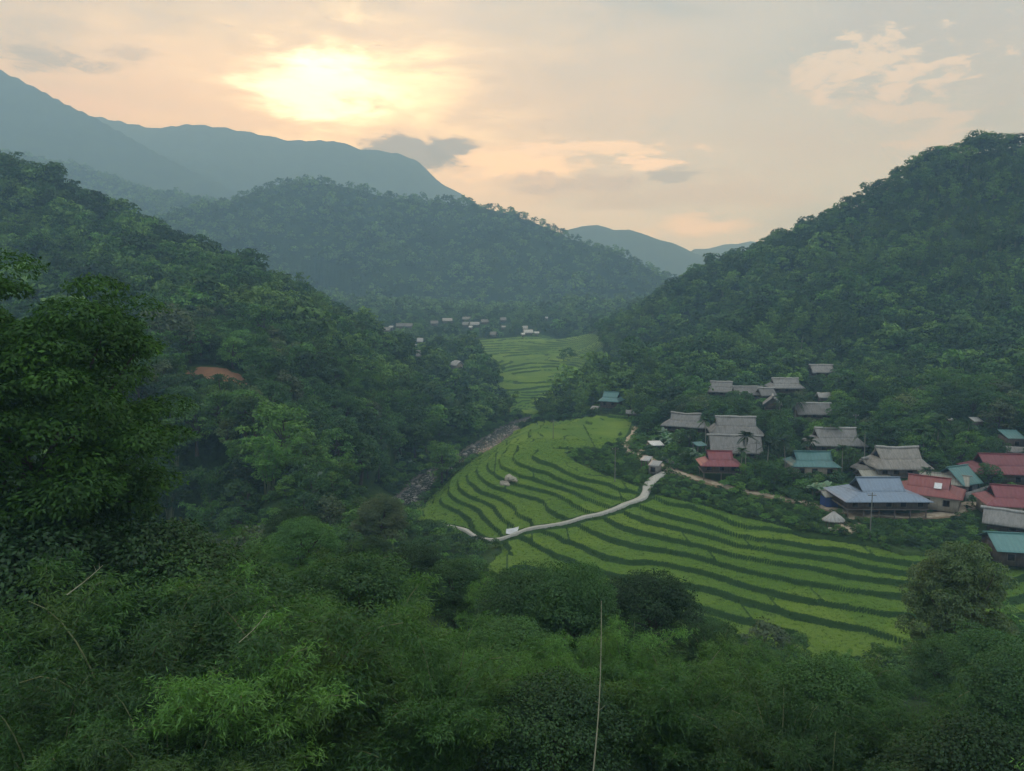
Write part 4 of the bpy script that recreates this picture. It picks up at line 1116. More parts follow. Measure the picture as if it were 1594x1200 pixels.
# hamlet at the head of the valley
FARV = [(602,509,12,"thatch"),(624,503,15,"thatch"),(637,503,11,"thatch"),(676,499,12,"thatch"),(697,495,17,"thatch_pale"),(726,493,13,"thatch"),(725,501,10,"thatch"),(739,501,15,"metal_grey"),
        (754,497,12,"thatch"),(783,494,10,"thatch"),(783,507,8,"metal_grey"),(768,516,10,"thatch"),(817,507,9,"metal_grey"),(822,513,15,"metal_white"),(835,516,8,"metal_white"),(814,518,6,"metal_white"),
        (851,493,5,"metal_grey"),(654,526,10,"metal_grey"),(646,536,7,"metal_grey"),(651,545,9,"thatch"),(609,507,7,"metal_white"),(733,507,6,"metal_white")]
LBF = ["far thatched roof at the left end of the valley-head hamlet", "far low house with long roof near the hamlet's left end", "far flat roof just right of the low long-roofed house", "far single roof between the two roof groups of the hamlet",
       "far large pale pointed roof left of the hamlet centre", "far topmost roof of the hamlet's central cluster", "far roof in the middle of the hamlet's central cluster", "far grey metal roof, lowest broad one of the central cluster",
       "far roof at the right of the hamlet's central cluster", "far faint roof high among trees right of the hamlet centre", "far small grey roof between central cluster and white roofs", "far lone roof below the hamlet beside a dark round tree",
       "far grey roof directly above the bright white roof", "far bright white roof at the right end of the hamlet", "far small white roof, last on the right of the bright white roof", "far tiny white roof just left of the bright white roof",
       "far tiny grey roof alone on the foot of the hazy hill", "far grey roof seen over the end of the left slope, topmost of three", "far small roof over the end of the left slope, middle of three", "far pale roof over the end of the left slope, lowest of three",
       "far tiny white hut at the left end of the hamlet", "far tiny bright roof below the central cluster of the hamlet"]
for (u, v, Lp, mt), lb in zip(FARV, LBF):
    B("the far hamlet", "far_house", lb, "house", u, v, Lp, 7.0 if Lp > 8 else 4.5, 2.8, 2.8 if Lp > 8 else 1.5, 'gable', mt, (u * 7) % 30 - 15, 0.3, wall="plank_grey", group="houses of the far hamlet", simple=True)

# ------------------------------------------------------------------ roadside things
def pole(u, v, h, label, z=None):
    x, y, z = hit(u, v)
    root = bpy.data.objects.new("utility_pole", None); S.collection.objects.link(root); root.location = (x, y, z)
    tag(root, label, "utility pole", "utility poles of the village")
    V, Q = tube([(0, 0, -.5), (0, 0, h * .5), (0, 0, h)], [0.12, 0.10, 0.08], 8)
    link("shaft", mesh_np("shaft", V, Q, ["concrete_post"], None, True), root)
    cr = boxes("crossarm", [(0, -0.02, h - 0.5, 1.5, 0.1, 0.1)], "timber", root)
    for s in (-.65, 0, .65): boxes("insulator", [(s, -0.02, h - 0.36, .09, .09, .18)], "ceramic", cr)
    return (x, y, z + h - 0.3)
PT = [pole(1354, 838, 8.4, "tall utility pole in front of the blue-grey metal roofed house"),
      pole(1176, 738, 8.0, "utility pole right of the pinkish red roof"),
      pole(957, 752, 8.5, "utility pole standing in the scrub above the paddy left of the silvery sheds"),
      pole(861, 681, 5.5, "short utility pole among the far upper terraces"),
      pole(1330, 690, 8.0, "utility pole behind the right end of the thatched house above the teal roof")]
def cable(a, b, sag, label):
    t = np.linspace(0, 1, 20)[:, None]; P_ = np.array(a) * (1 - t) + np.array(b) * t; P_[:, 2] -= sag * 4 * (t * (1 - t))[:, 0]
    V, Q = tube(P_, np.full(20, 0.022), 4)
    tag(link("power_cable", mesh_np("power_cable", V, Q, ["wire"])), label, "cable", "power cables between the village poles")
cable(PT[0], PT[1], 1.8, "black cable from the tall roadside pole to the pole by the pinkish red roof")
cable(PT[1], PT[2], 1.8, "black cable from the pole by the pinkish red roof to the scrub pole")
cable(PT[2], PT[3], 1.5, "black cable from the scrub pole to the short pole in the upper terraces")
cable(PT[1], PT[4], 1.2, "black cable running up to the pole behind the thatched house")

def at_gnd(u, v):
    x, y, z = hit(u, v); z = float(full_h(np.array([x]), np.array([y]))[0][0]); return x, y, z
def rockmesh(name, seed, s, mat, k=1.0):
    import bmesh
    bm = bmesh.new(); bmesh.ops.create_icosphere(bm, subdivisions=2, radius=1)
    g = np.random.default_rng(seed); q = g.normal(size=(5, 3))
    for vv in bm.verts:
        c = np.array(vv.co); d = 1 + 0.18 * sum(math.sin(3.1 * float(c @ w_) + i) for i, w_ in enumerate(q)) / 2
        vv.co = Vector(c * d * np.array(s))
    me = bpy.data.meshes.new(name); bm.to_mesh(me); bm.free(); me.materials.append(MATS[mat]); return me
RK = [rockmesh("boulder", i, (0.8, 0.6, 0.45), "stone") for i in range(4)]
RP = [rockmesh("pale_boulder", 20 + i, (0.8, 0.6, 0.5), "pale_rock") for i in range(3)]
g = np.random.default_rng(33)
for i, (u, v, s, lb) in enumerate([(785,753,1.5,"left boulder of the pale rock heap standing in the paddy"),(792,749,1.8,"tallest boulder in the middle of the pale rock heap in the paddy"),(799,750,1.4,"right boulder of the pale rock heap in the paddy"),
                    (789,755,1.0,"small boulder in front of the pale rock heap in the paddy"),(803,752,0.9,"small boulder at the right end of the pale rock heap")]):
    x, y, z = at_gnd(u, v); o_ = link("boulder", RP[i % 3]); o_.location = (x, y, z + 0.25 * s); o_.scale = (s, s, s * (1.2 if i == 1 else .9)); o_.rotation_euler = (0, 0, i * 1.3)
    tag(o_, lb, "boulder", "pale boulders heaped in the paddy")
Rv = np.array(smooth_line(RIV, 5))
k = 0
for i in range(90):
    j = g.integers(0, len(Rv)); x = Rv[j, 0] + g.normal() * 3.0; y = Rv[j, 1] + g.normal() * 3.0
    if not (170 < y < 345): continue
    d, rz = poly_dist(np.array([x]), np.array([y]), RIV)
    s = g.uniform(0.3, 1.0); o_ = link("river_stone", RK[i % 4]); o_.location = (x, y, rz[0] - 0.3 + 0.15 * s); o_.scale = (s * 1.2, s, s); o_.rotation_euler = (0, 0, g.uniform(0, 6))
    u, v = proj(x, y, rz[0])
    seg = "at the bright far bend of the stream" if v < 690 else "in the middle reach of the stream beside the paddies" if v < 735 else "in the dark lower reach of the stream"
    tag(o_, ("large" if s > .7 else "small") + " grey boulder " + seg, "boulder", "grey boulders " + seg + (", large" if s > .7 else ", small"))

def sheet():
    x, y, z = at_gnd(797, 834)
    V, Q = patch_grid([(-1.3, -.3, 0.1), (1.0, -.5, .2), (1.5, .5, 1.3), (-1.2, .6, .7)], 8, 6)
    V[:, 2] += 0.25 * (vnoise(V[:, 0] * 2, V[:, 1] * 3, 3)); V[:, 1] += 0.3 * vnoise(V[:, 0] * 3, V[:, 2] * 3, 8)
    o_ = link("plastic_sheet", mesh_np("plastic_sheet", V, Q, ["white_sheet"], None, True)); o_.location = (x, y + .4, z + .1)
    tag(o_, "crumpled white plastic sheet beside the concrete path in the paddies", "sheet")
sheet()
def wall_run(nm, label, pts, h, mat, t=0.2):
    ps = [at_gnd(*p) for p in pts]; B_ = []
    for a, b in zip(ps[:-1], ps[1:]):
        L_ = math.hypot(b[0] - a[0], b[1] - a[1]); n_ = max(1, int(L_ / 2))
        for i in range(n_):
            f = (i + .5) / n_
            B_.append((a[0] + (b[0] - a[0]) * f, a[1] + (b[1] - a[1]) * f, a[2] + (b[2] - a[2]) * f + h / 2 - .3 + 0.01 * (i % 2), L_ / n_, t, h + .6, math.atan2(b[1] - a[1], b[0] - a[0])))
    tag(boxes(nm, B_, mat), label, "wall")
wall_run("boundary_wall", "grey block wall behind the road bend, right of the orange red roof", [(1503,781),(1525,774),(1550,766)], 1.9, "block_wall")
wall_run("yard_wall", "low pale wall in front of the long teal roof", [(1212,738),(1250,742),(1300,742)], 0.7, "render_wall")
wall_run("stone_bank", "low grey stone wall behind the fork of the dirt road", [(1030,716),(1045,722),(1056,728)], 0.9, "block_wall", 0.5)
# earth ramp from the road to the paddy
def ramp():
    P_ = [hit(u, v) for (u, v) in [(1338,802),(1334,812),(1322,822),(1308,832)]]
    P_ = smooth_line(tozb(P_), 5)
    ribbon("dirt_ramp", P_, [2.2, 2.4, 2.2, 1.2], "dirt_road", 0.22, 0.5, 0.5, 8)
ramp()
# yard clutter under and before the blue-grey roofed house
def lathe(name, prof, mat, k=12):
    P_ = [(0, 0, p[1]) for p in prof]; an = np.linspace(0, 2 * math.pi, k, endpoint=False)
    V = np.array([(r_ * math.cos(a), r_ * math.sin(a), z_) for r_, z_ in prof for a in an])
    i = np.arange(len(prof) - 1)[:, None] * k + np.arange(k)[None]; j = np.arange(len(prof) - 1)[:, None] * k + (np.arange(k)[None] + 1) % k
    return mesh_np(name, V, np.stack([i, j, j + k, i + k], -1).reshape(-1, 4), [mat], None, True)
BAR = lathe("barrel", [(0, 0), (.3, 0), (.33, .3), (.31, .32), (.33, .6), (.3, .9), (0, .9)], "barrel_blue")
TANK = lathe("water_tank", [(0, 0), (.5, 0), (.52, .1), (.52, 1.2), (.4, 1.4), (.15, 1.45), (.15, 1.55), (0, 1.55)], "steel")
SACK = rockmesh("sack", 61, (.5, .3, .35), "sack")
JUG = lathe("white_drum", [(0, 0), (.35, 0), (.36, .7), (.2, .8), (0, .8)], "white_sheet")
for (me, u, v, s, lb, cat) in [(TANK,1313,782,1.0,"steel water tank right of the blue tarpaulin shed","tank"),(JUG,1328,786,1.1,"white drum in front of the blue-grey house, near its left corner","drum"),(JUG,1341,789,1.0,"white drum just left of the tall utility pole","drum"),
     (SACK,1334,790,1.2,"pale sack lying between two white drums by the roadside","sack"),(JUG,1383,792,1.35,"large white drum in the middle of the blue-grey house's yard","drum"),(BAR,1391,793,1.2,"blue barrel in the yard, left one of two","barrel"),(BAR,1399,793,1.2,"blue barrel in the yard, right one of two","barrel"),
     (SACK,1408,794,1.3,"pale sack at the right of the blue barrels","sack"),(TANK,1423,790,0.9,"steel water tank at the right end of the blue-grey house","tank"),(JUG,1517,763,1.3,"white drum in dark bushes right of the teal gable roof","drum"),
     (JUG,1508,769,1.0,"white drum beside the road bend above the block wall","drum"),(SACK,1292,826,1.5,"pale sack lying on the earth ramp's left edge","sack"),(JUG,1353,833,0.8,"small white drum at the foot of the tall roadside pole","drum"),
     (JUG,1248,592,1.2,"white drum beside the middle upper thatched roof","drum")]:
    x, y, z = at_gnd(u, v); o_ = link(me.name.split('.')[0], me); o_.location = (x, y, z); o_.scale = (s, s, s); tag(o_, lb, cat)
def clothes():
    x, y, z = at_gnd(1362, 791)
    root = bpy.data.objects.new("clothes_line", None); S.collection.objects.link(root); root.location = (x, y, z)
    tag(root, "washing line with light cloths in front of the blue-grey roofed house", "washing line")
    for s in (0, 5.0): boxes("post", [(s, 0, 0.7, .08, .08, 2.2)], "timber", root)
    V, Q = tube([(0, 0, 1.7), (2.5, 0, 1.62), (5, 0, 1.7)], [.02] * 3, 4); link("line", mesh_np("line", V, Q, ["wire"]), root)
    for i, (a, m_) in enumerate([(0.5, "cloth_light_blue"), (1.5, "white_sheet"), (2.6, "cloth_light_blue"), (3.7, "cloth_red")]):
        V, Q = patch_grid([(a, 0, .8), (a + .75, 0, .8), (a + .75, 0, 1.63), (a, 0, 1.63)], 5, 4); V[:, 1] += .06 * np.sin(V[:, 0] * 9)
        link("cloth", mesh_np("cloth", V, Q, [m_], None, True), root)
clothes()

# ------------------------------------------------------------------ vegetation placement
SCRUB = [hit(u, v)[:2] for (u, v) in [(880,703),(905,698),(940,698),(958,690),(985,700),(1000,712),(1016,722),(1043,735),(1070,745),(1100,755),(1140,765),(1200,778),(1260,790),(1310,801),(1370,808),(1440,810),(1500,805),(1560,790),(1640,790),
        (1640,884),(1560,880),(1480,868),(1403,858),(1300,836),(1223,822),(1154,805),(1090,788),(1040,776),(1010,772),(990,757),(940,737),(898,720)]]
VILL = [hit(u, v)[:2] for (u, v) in [(985,690),(960,660),(1000,640),(1050,615),(1100,585),(1200,575),(1300,560),(1330,600),(1380,640),(1480,640),(1640,655),(1640,795),(1500,800),(1370,803),(1200,773),(1043,733)]]
LIMU = [0, 300, 480, 530, 560, 605, 640, 660, 700, 760, 800, 850, 900, 960, 1040, 1100, 1150, 1250, 1350, 1400, 1480, 1550, 1570, 1700]
LIMV = [785, 790, 780, 775, 756, 770, 838, 842, 862, 868, 870, 880, 880, 906, 888, 925, 940, 978, 985, 965, 990, 990, 985, 985]

# line-of-sight table over the canopy
_az = np.radians(np.arange(-47, 47, 0.25)); _r = np.concatenate([np.arange(10, 400, 4.0), np.arange(400, 2600, 12.0)])
_ga, _gr = np.meshgrid(_az, _r); _x = np.sin(_ga) * _gr; _y = np.cos(_ga) * _gr
_h = base_h(_x.ravel(), _y.ravel()).reshape(_x.shape)
_open = (inside(_x.ravel(), _y.ravel(), PAD) | inside(_x.ravel(), _y.ravel(), PAD_FAR) | inside(_x.ravel(), _y.ravel(), SCRUB) | inside(_x.ravel(), _y.ravel(), VILL)).reshape(_x.shape)
_can = _h + np.where(_open, 0, np.where(_gr < 120, 2.0, 4.5))
_run = np.maximum.accumulate((_can - CZ) / _gr, axis=0)
def visible(x, y, z, H, margin=2.5):
    r = np.hypot(x, y); a = np.arctan2(x, y)
    ia = np.clip(((a - _az[0]) / (_az[1] - _az[0])).astype(int), 0, len(_az) - 1)
    ir = np.clip(np.searchsorted(_r, r - 10) - 1, 0, len(_r) - 1)
    return ((z + H + margin - CZ) / r > _run[ir, ia]) & (np.abs(a) < R(41)) | (r < 14)

def jgrid(x0, x1, y0, y1, s, g):
    xs = np.arange(x0, x1, s); ys = np.arange(y0, y1, s * 0.9)
    gx, gy = np.meshgrid(xs, ys); gx = gx + (np.arange(len(ys)) % 2)[:, None] * s * 0.5
    x = gx.ravel() + g.uniform(-.38, .38, gx.size) * s; y = gy.ravel() + g.uniform(-.38, .38, gx.size) * s
    return x, y

RIV_SEEN = [p for p in RIV if p[1] > 185]
def clear_of(x, y, pad=3.0, rivd=6.5):
    ok = ~(inside(x, y, PAD) | inside(x, y, PAD_FAR))
    d, _ = poly_dist(x, y, RIV_SEEN); ok &= d > rivd
    for P in (PATH, ROAD, LANE, LANE2):
        d, _ = poly_dist(x, y, P); ok &= d > pad * 0.7
    for b in BLD:
        c, s = math.cos(R(b['rot'])), math.sin(R(b['rot'])); dx = x - b['x']; dy = y - b['y']
        ok &= ~((np.abs(dx * c + dy * s) < b['L'] / 2 + pad * .8) & (np.abs(-dx * s + dy * c) < b['W'] / 2 + pad * .8))
    ok &= ~((np.abs(x - CUT[0]) < 8) & (np.abs(y - CUT[1]) < 7))
    return ok

LINES = []
for P_ in (ROAD, PATH, LANE):
    q = np.array([(*proj(*p), p[1]) for p in P_]); q = q[np.argsort(q[:, 0])]; LINES.append((q[:, 0], q[:, 1], q[:, 2]))
def hides_house(x, y, z, H, Rr):
    """does a plant stand between the viewpoint and the open view of a building?"""
    u, vt = proj(x, y, z + H); _, vb = proj(x, y, z); hw = Rr * F / np.maximum(y, 1)
    bad = np.zeros(x.shape, bool)
    for b in BLD:
        bw = b['L'] * F / b['y'] * 0.5; ut, v0 = proj(b['x'], b['y'], b['z'] + b['H']); _, v1 = proj(b['x'], b['y'], b['z'] + b['H'] * (0.34 if b['L'] > 15 else 0.48))
        bad |= (y < b['y'] + 1) & (np.abs(u - ut) < bw + hw * 0.7) & (vt < v1) & (vb > v0)
    for ll in LINES:
        vr = np.interp(u, ll[0], ll[1], left=-1, right=-1); yr = np.interp(u, ll[0], ll[2], left=-1, right=-1)
        bad |= (y < yr - 0.5) & (vt < vr + 3) & (vb > vr - 4) & (hash2(np.round(x * 7), np.round(y * 7), 5) > 0.12)
    # and of the ochre cut
    cu, cv = 335, 578
    bad |= (y < CUT[1] - 1) & (np.abs(u - cu) < 34 + hw * .7) & (vt < 590) & (vb > cv - 5)
    return bad

g = np.random.default_rng(11)
CAND = []   # x y z H R kind idx scale rot
def add_cands(x, y, kinds, smin, smax, sel, Hn, zoff=0.0):
    z = base_h(x, y); sc = g.uniform(smin, smax, len(x)) * np.where(g.random(len(x)) < 0.12, 1.25, 1.0)
    return z, sc

def forest_zone(x, y, near_lim=115.0):
    m = clear_of(x, y) & ~inside(x, y, SCRUB) & ~inside(x, y, VILL)
    x, y = x[m], y[m]
    z = base_h(x, y); r = np.hypot(x, y)
    sc = g.uniform(0.65, 1.35, len(x)) * (0.78 + 0.5 * vnoise(x / 45, y / 45, 333)) * np.where(g.random(len(x)) < 0.08, 1.45, 1.0)
    # bamboo favours patches, broadleaf the rest
    pb = fbm(x, y, 45, 3, 210)
    bam = (pb + g.normal(size=len(x)) * 0.07) > np.where(r < 120, 0.02, 0.05)
    H = np.where(bam, 9.5, 8.2) * sc
    # the foreground canopy stays below the line that leaves the paddies and river open
    nearm = (r < near_lim) 
    u, vt = proj(x, y, z + H)
    nearm = nearm | ((y < 185) & (u > 545) & (u < 800))
    lim = np.interp(u, LIMU, LIMV) + np.where(r < 75, 34, 0) + g.uniform(-3, 1, len(x)) + g.random(len(x)) ** 1.5 * 75
    need = CZ - (lim - 455) / F * np.hypot(x, y) * 0.985 - z
    need = np.minimum(need, CZ - z - (lim - 455) / F * y)
    fac = np.where(nearm & (vt < lim), need / np.maximum(H, .1), 1.0); fac = np.where((r < 90) & (g.random(len(x)) < 0.30), 0, fac)
    keepm = fac > 0.35
    lb = np.where(nearm & (fac < 1), fac, 1.0)
    x, y, z, sc, bam, H, r, lb = [q[keepm] for q in (x, y, z, sc, bam, H, r, lb)]
    sc = sc * np.clip(lb, 0.3, 1); H = H * np.clip(lb, 0.3, 1)
    vis = visible(x, y, z, H) & ~hides_house(x, y, z, H, H * 0.4)
    return [q[vis] for q in (x, y, z, sc, bam, H, r)]

Z1 = forest_zone(*jgrid(-80, 110, 12, 130, 7.0, g))
Z2x, Z2y = jgrid(-460, 430, 60, 560, 5.9, g)
mk = ~((Z2x > -80) & (Z2x < 110) & (Z2y < 130)) & (np.hypot(Z2x, Z2y) < 560)
Z2 = forest_zone(Z2x[mk], Z2y[mk])
Z3x, Z3y = jgrid(-800, 800, 300, 1000, 8.5, g); mk = (np.hypot(Z3x, Z3y) >= 560) & (np.hypot(Z3x, Z3y) < 960)
Z3 = forest_zone(Z3x[mk], Z3y[mk])
Z4x, Z4y = jgrid(-1500, 1300, 600, 2150, 12.5, g); mk = (np.hypot(Z4x, Z4y) >= 960) & (np.abs(np.arctan2(Z4x, Z4y)) < R(40))
Z4 = forest_zone(Z4x[mk], Z4y[mk])
def village_zone():
    x, y = jgrid(20, 165, 140, 345, 4.9, g)
    m = inside(x, y, VILL) & clear_of(x, y, 2.2)
    x, y = x[m], y[m]; z = base_h(x, y); r = np.hypot(x, y); sc = g.uniform(0.6, 1.3, len(x)); H = 8.2 * sc
    m = visible(x, y, z, H) & ~hides_house(x, y, z, H, H * 0.42)
    return [q[m] for q in (x, y, z, sc, g.random(len(x)) < 0.15, H, r)]
Z5 = village_zone()
T = [np.concatenate(q) for q in zip(Z1, Z2, Z3, Z4, Z5)]
print("forest candidates", [len(z[0]) for z in (Z1, Z2, Z3, Z4)])

# special spots where no ordinary tree may stand (the hand-placed ones below)
HAND = [("near_big", 0, -23.5, 36.0, 0)]
def far_from(x, y, pts, d):
    ok = np.ones(len(x), bool)
    for (px, py) in pts: ok &= np.hypot(x - px, y - py) > d
    return ok
tx, ty, tz, tsc, tb, tH, tr_ = T
big_xy = (-24.9, 37.0); rt_xy = WD(1474, 1000, 66)[:2]
okm = far_from(tx, ty, [big_xy], 6.0) & far_from(tx, ty, [rt_xy], 4.5)
# nothing tall right before the lens or over the tall single trees
uu, vv_ = proj(tx, ty, tz + tH)
okm &= (tr_ > 19) & ~((tr_ < 24) & (vv_ < 860))
okm &= ~((uu > 1390) & (uu < 1570) & (ty < 68) & (vv_ < 965))
okm &= ~((np.abs(uu - 930) < 14) & (ty < 24))
tx, ty, tz, tsc, tb, tH, tr_ = [q[okm] for q in (tx, ty, tz, tsc, tb, tH, tr_)]
trot = g.uniform(0, 6.28, len(tx)); tidx = g.integers(0, 105, len(tx))
tu, tv = proj(tx, ty, tz + tH * 0.6)
app = tH / np.maximum(tr_, 5)
inframe = (tu > -20) & (tu < 1614) & (tv > 0) & (tv < 1260)

def nearest_ref(x, y, z):
    u, v = proj(x, y, z); best = None
    for b in BLD[:40]:
        bu, bv = b['u'], b['v'] + 12; d = math.hypot(u - bu, (v - bv))
        if best is None or d < best[0]: best = (d, b, u - bu, v - bv)
    d, b, du, dv = best
    side = ("left of" if du < 0 else "right of") if abs(du) > abs(dv) * 1.2 else ("above" if dv < 0 else "below")
    return "%s %s" % (side, b['ref']), d
def region(u, v, x, y, r):
    if r < 118:
        col = "bottom left" if u < 260 else "left" if u < 520 else "middle left" if u < 760 else "central" if u < 1000 else "middle right" if u < 1250 else "right" if u < 1450 else "far right"
        row = "bottom edge" if v > 1080 else "middle rows" if v > 960 else "top row"
        return "in the " + col + " foreground, " + row
    if x < 60 and u < 800 and y < 480:
        if v > 690: return "beside the stream under the left slope" if u > 540 else "low on the left slope by the huge tree"
        if v > 600: return "on the left slope below-right of the ochre cut" if u > 380 else "on the left slope below the ochre cut"
        if u > 560: return "on the far lower end of the left ridge"
        if u > 380: return "on the left slope right of the ochre cut" if v > 500 else "near the lower crest of the left ridge"
        return "on the left slope above the ochre cut" if v > 430 else "along the high part of the left ridge"
    if r > 560: return "in the hazy upper valley" if v > 470 else "high on the far right hill"
    if u > 780:
        if inside(np.array([x]), np.array([y]), VILL)[0]: return "in the village, " + nearest_ref(x, y, 14)[0]
        if v > 620: return "beside the village at the hill foot"
        if u < 1000: return "on the low spur left of the village"
        if v > 520: return "in the dark belt above the village"
        return "on the lower half of the right hill" if v > 400 else "near the top of the right hill"
    return "on the left slope"
def shade(kind, idx):
    k = {'near_broad': ["dark green", "mid green", "fresh green"], 'mid_broad': ["dark green", "mid green", "fresh green", "blackish green", "pale green", "olive green", "deep green"], 'far_broad': ["dark", "grey green", "mid green", "pale green", "deep green"],
         'near_bamboo': ["feathery light green", "dense light green", "loose light green"], 'mid_bamboo': ["feathery light green", "dense light green"], 'far_bamboo': ["feathery grey green", "loose grey green"]}[kind]
    return k[idx % len(PRO[kind])]

def scatter(name, x, y, z, rot, sc, idx, meshes, kind='stuff'):
    """a mass nobody could count: one object, instances from points"""
    if len(x) == 0: return
    colx = bpy.data.collections.new(name + "_kinds")
    for i, ms in enumerate(meshes):
        # trunk and crown of a kind become one mesh
        o_ = bpy.data.objects.new("%s_kind_%02d" % (name, i), ms); colx.objects.link(o_)
    me = bpy.data.meshes.new(name); me.vertices.add(len(x))
    me.vertices.foreach_set('co', np.stack([x, y, z], -1).astype(np.float32).ravel())
    for an, av in (('rotz', rot), ('scl', sc)):
        at = me.attributes.new(an, 'FLOAT', 'POINT'); at.data.foreach_set('value', np.asarray(av, np.float32))
    at = me.attributes.new('kind_index', 'INT', 'POINT'); at.data.foreach_set('value', np.asarray(idx % len(meshes), np.int32))
    ob = link(name, me); tag(ob, kind=kind)
    ng = bpy.data.node_groups.new(name, 'GeometryNodeTree')
    ng.interface.new_socket("Geometry", in_out='INPUT', socket_type='NodeSocketGeometry'); ng.interface.new_socket("Geometry", in_out='OUTPUT', socket_type='NodeSocketGeometry')
    N = ng.nodes; Lk = ng.links
    gi = N.new('NodeGroupInput'); go = N.new('NodeGroupOutput'); ip = N.new('GeometryNodeInstanceOnPoints'); ci = N.new('GeometryNodeCollectionInfo')
    ci.inputs['Collection'].default_value = colx; ci.inputs['Separate Children'].default_value = True; ci.inputs['Reset Children'].default_value = True
    def na(nm, dt):
        a = N.new('GeometryNodeInputNamedAttribute'); a.data_type = dt; a.inputs['Name'].default_value = nm; return a.outputs[0]
    cx = N.new('ShaderNodeCombineXYZ'); Lk.new(na('rotz', 'FLOAT'), cx.inputs[2])
    er = N.new('FunctionNodeEulerToRotation'); Lk.new(cx.outputs[0], er.inputs[0])
    Lk.new(gi.outputs[0], ip.inputs['Points']); Lk.new(ci.outputs[0], ip.inputs['Instance']); ip.inputs['Pick Instance'].default_value = True
    Lk.new(na('kind_index', 'INT'), ip.inputs['Instance Index']); Lk.new(er.outputs[0], ip.inputs['Rotation']); Lk.new(na('scl', 'FLOAT'), ip.inputs['Scale'])
    Lk.new(ip.outputs[0], go.inputs[0])
    md = ob.modifiers.new("scatter", 'NODES'); md.node_group = ng
    return ob

def merged(kind):
    out = []
    for tr, cr, H in PRO[kind]:
        if tr is None: out.append(cr); continue
        def get(me):
            V = np.empty(len(me.vertices) * 3, np.float32); me.vertices.foreach_get('co', V); Q = np.empty(len(me.polygons) * 4, np.int32); me.loops.foreach_get('vertex_index', Q)
            return V.reshape(-1, 3), Q.reshape(-1, 4)
        a, b = get(tr), get(cr); V, Q = join([a, b])
        out.append(mesh_np(kind + "_whole", V, Q, [tr.materials[0].name, cr.materials[0].name], None, False, np.concatenate([np.zeros(len(a[1])), np.ones(len(b[1]))])))
    return out

def lod(r, bam):
    k = 'bamboo' if bam else 'broad'
    return ('near_' if r < 85 else 'mid_' if r < 270 else 'far_') + k
single = np.zeros(len(tx), bool)
for bam_ in (False, True):
    ids = np.where((tb == bam_) & inframe & (tr_ < 900))[0]
    ids = ids[np.argsort(-app[ids])][:270]
    single[ids] = True
for i in np.where(single)[0]:
    kd = lod(tr_[i], tb[i]); ix = int(tidx[i]); base_H = PRO[kd][ix % len(PRO[kd])][2]
    reg = region(tu[i], tv[i], tx[i], ty[i], tr_[i])
    noun = "bamboo clump" if tb[i] else "broadleaf tree"
    s = tH[i] / base_H; size = "tall" if tH[i] > 9 else "low" if tH[i] < 5.5 else "medium"
    lbl = "%s %s %s %s" % (size, shade(kd, ix), noun, reg)
    while len(lbl.split()) > 16: lbl = lbl.split(" ", 1)[1]
    put_plant(kd, ix, tx[i], ty[i], trot[i], (s * g.uniform(.9, 1.15), s * g.uniform(.9, 1.15), s), lbl, "%ss %s" % (noun, reg), z=tz[i])
rest = ~single
def sc_of(kind, m):
    Hn = np.array([p[2] for p in PRO[kind]]); return tH[m] / Hn[tidx[m] % len(Hn)]
lodk = np.where(tr_ < 85, 0, np.where(tr_ < 270, 1, np.where(tr_ < 900, 2, 3)))
MS, idx_all, sc_all, sel = [], [], [], []
for L_, kinds in ((0, ('near_broad', 'near_bamboo')), (1, ('mid_broad', 'mid_bamboo')), (2, ('far_broad', 'far_bamboo'))):
    for bam_, kd in zip((False, True), kinds):
        m = np.where(rest & (lodk == L_) & (tb == bam_))[0]
        if len(m) == 0: continue
        ms = merged(kd); o_ = len(MS); MS += ms
        sel.append(m); idx_all.append(o_ + tidx[m] % len(ms)); sc_all.append(sc_of(kd, m))
m = np.concatenate(sel)
scatter("forest", tx[m], ty[m], tz[m], trot[m], np.concatenate(sc_all), np.concatenate(idx_all), MS)
m = np.where(rest & (lodk == 3))[0]
scatter("far_forest", tx[m], ty[m], tz[m], trot[m], tH[m] / 9.0 * 1.25, tidx[m], [p[1] for p in PRO['tiny_tree']])
print("forest rest", len(m), rest.sum(), single.sum())

# ------------------------------------------------------------------ bushes: scrub belt, village gardens, river banks, forest floor edge
def bush_cands(poly_test, x0, x1, y0, y1, s, smin, smax, pad=1.2, rivd=5.5):
    x, y = jgrid(x0, x1, y0, y1, s, g); m = poly_test(x, y) & clear_of(x, y, pad, rivd)
    x, y = x[m], y[m]; z = full_h(x, y)[0]; sc = g.uniform(smin, smax, len(x)); H = 2.4 * sc
    m = visible(x, y, z, H) & ~hides_house(x, y, z, H, 1.7 * sc)
    return x[m], y[m], z[m], sc[m]
BU = [bush_cands(lambda x, y: inside(x, y, SCRUB), -20, 140, 100, 260, 2.1, 0.3, 0.85),
      bush_cands(lambda x, y: inside(x, y, VILL), 20, 160, 140, 340, 2.9, 0.5, 1.5)]
bx = [np.concatenate(q) for q in zip(*BU)]
x, y, z, sc = bx
u, v = proj(x, y, z); a_ = sc / np.hypot(x, y); order = np.argsort(-a_ * ((u > -10) & (u < 1604)))
for j in order[:260]:
    ref, d = nearest_ref(x[j], y[j], z[j]); ix = int(g.integers(0, 3))
    if inside(np.array([x[j]]), np.array([y[j]]), SCRUB)[0]:
        where = "in the scrub belt, " + ref
    else: where = "in the gardens " + ref
    put_plant('bush', ix, x[j], y[j], g.uniform(0, 6), float(sc[j]), "%s %s bush %s" % ("large" if sc[j] > .8 else "small", ["mid green", "dark green", "light green"][ix], where), "bushes " + where, z=z[j])
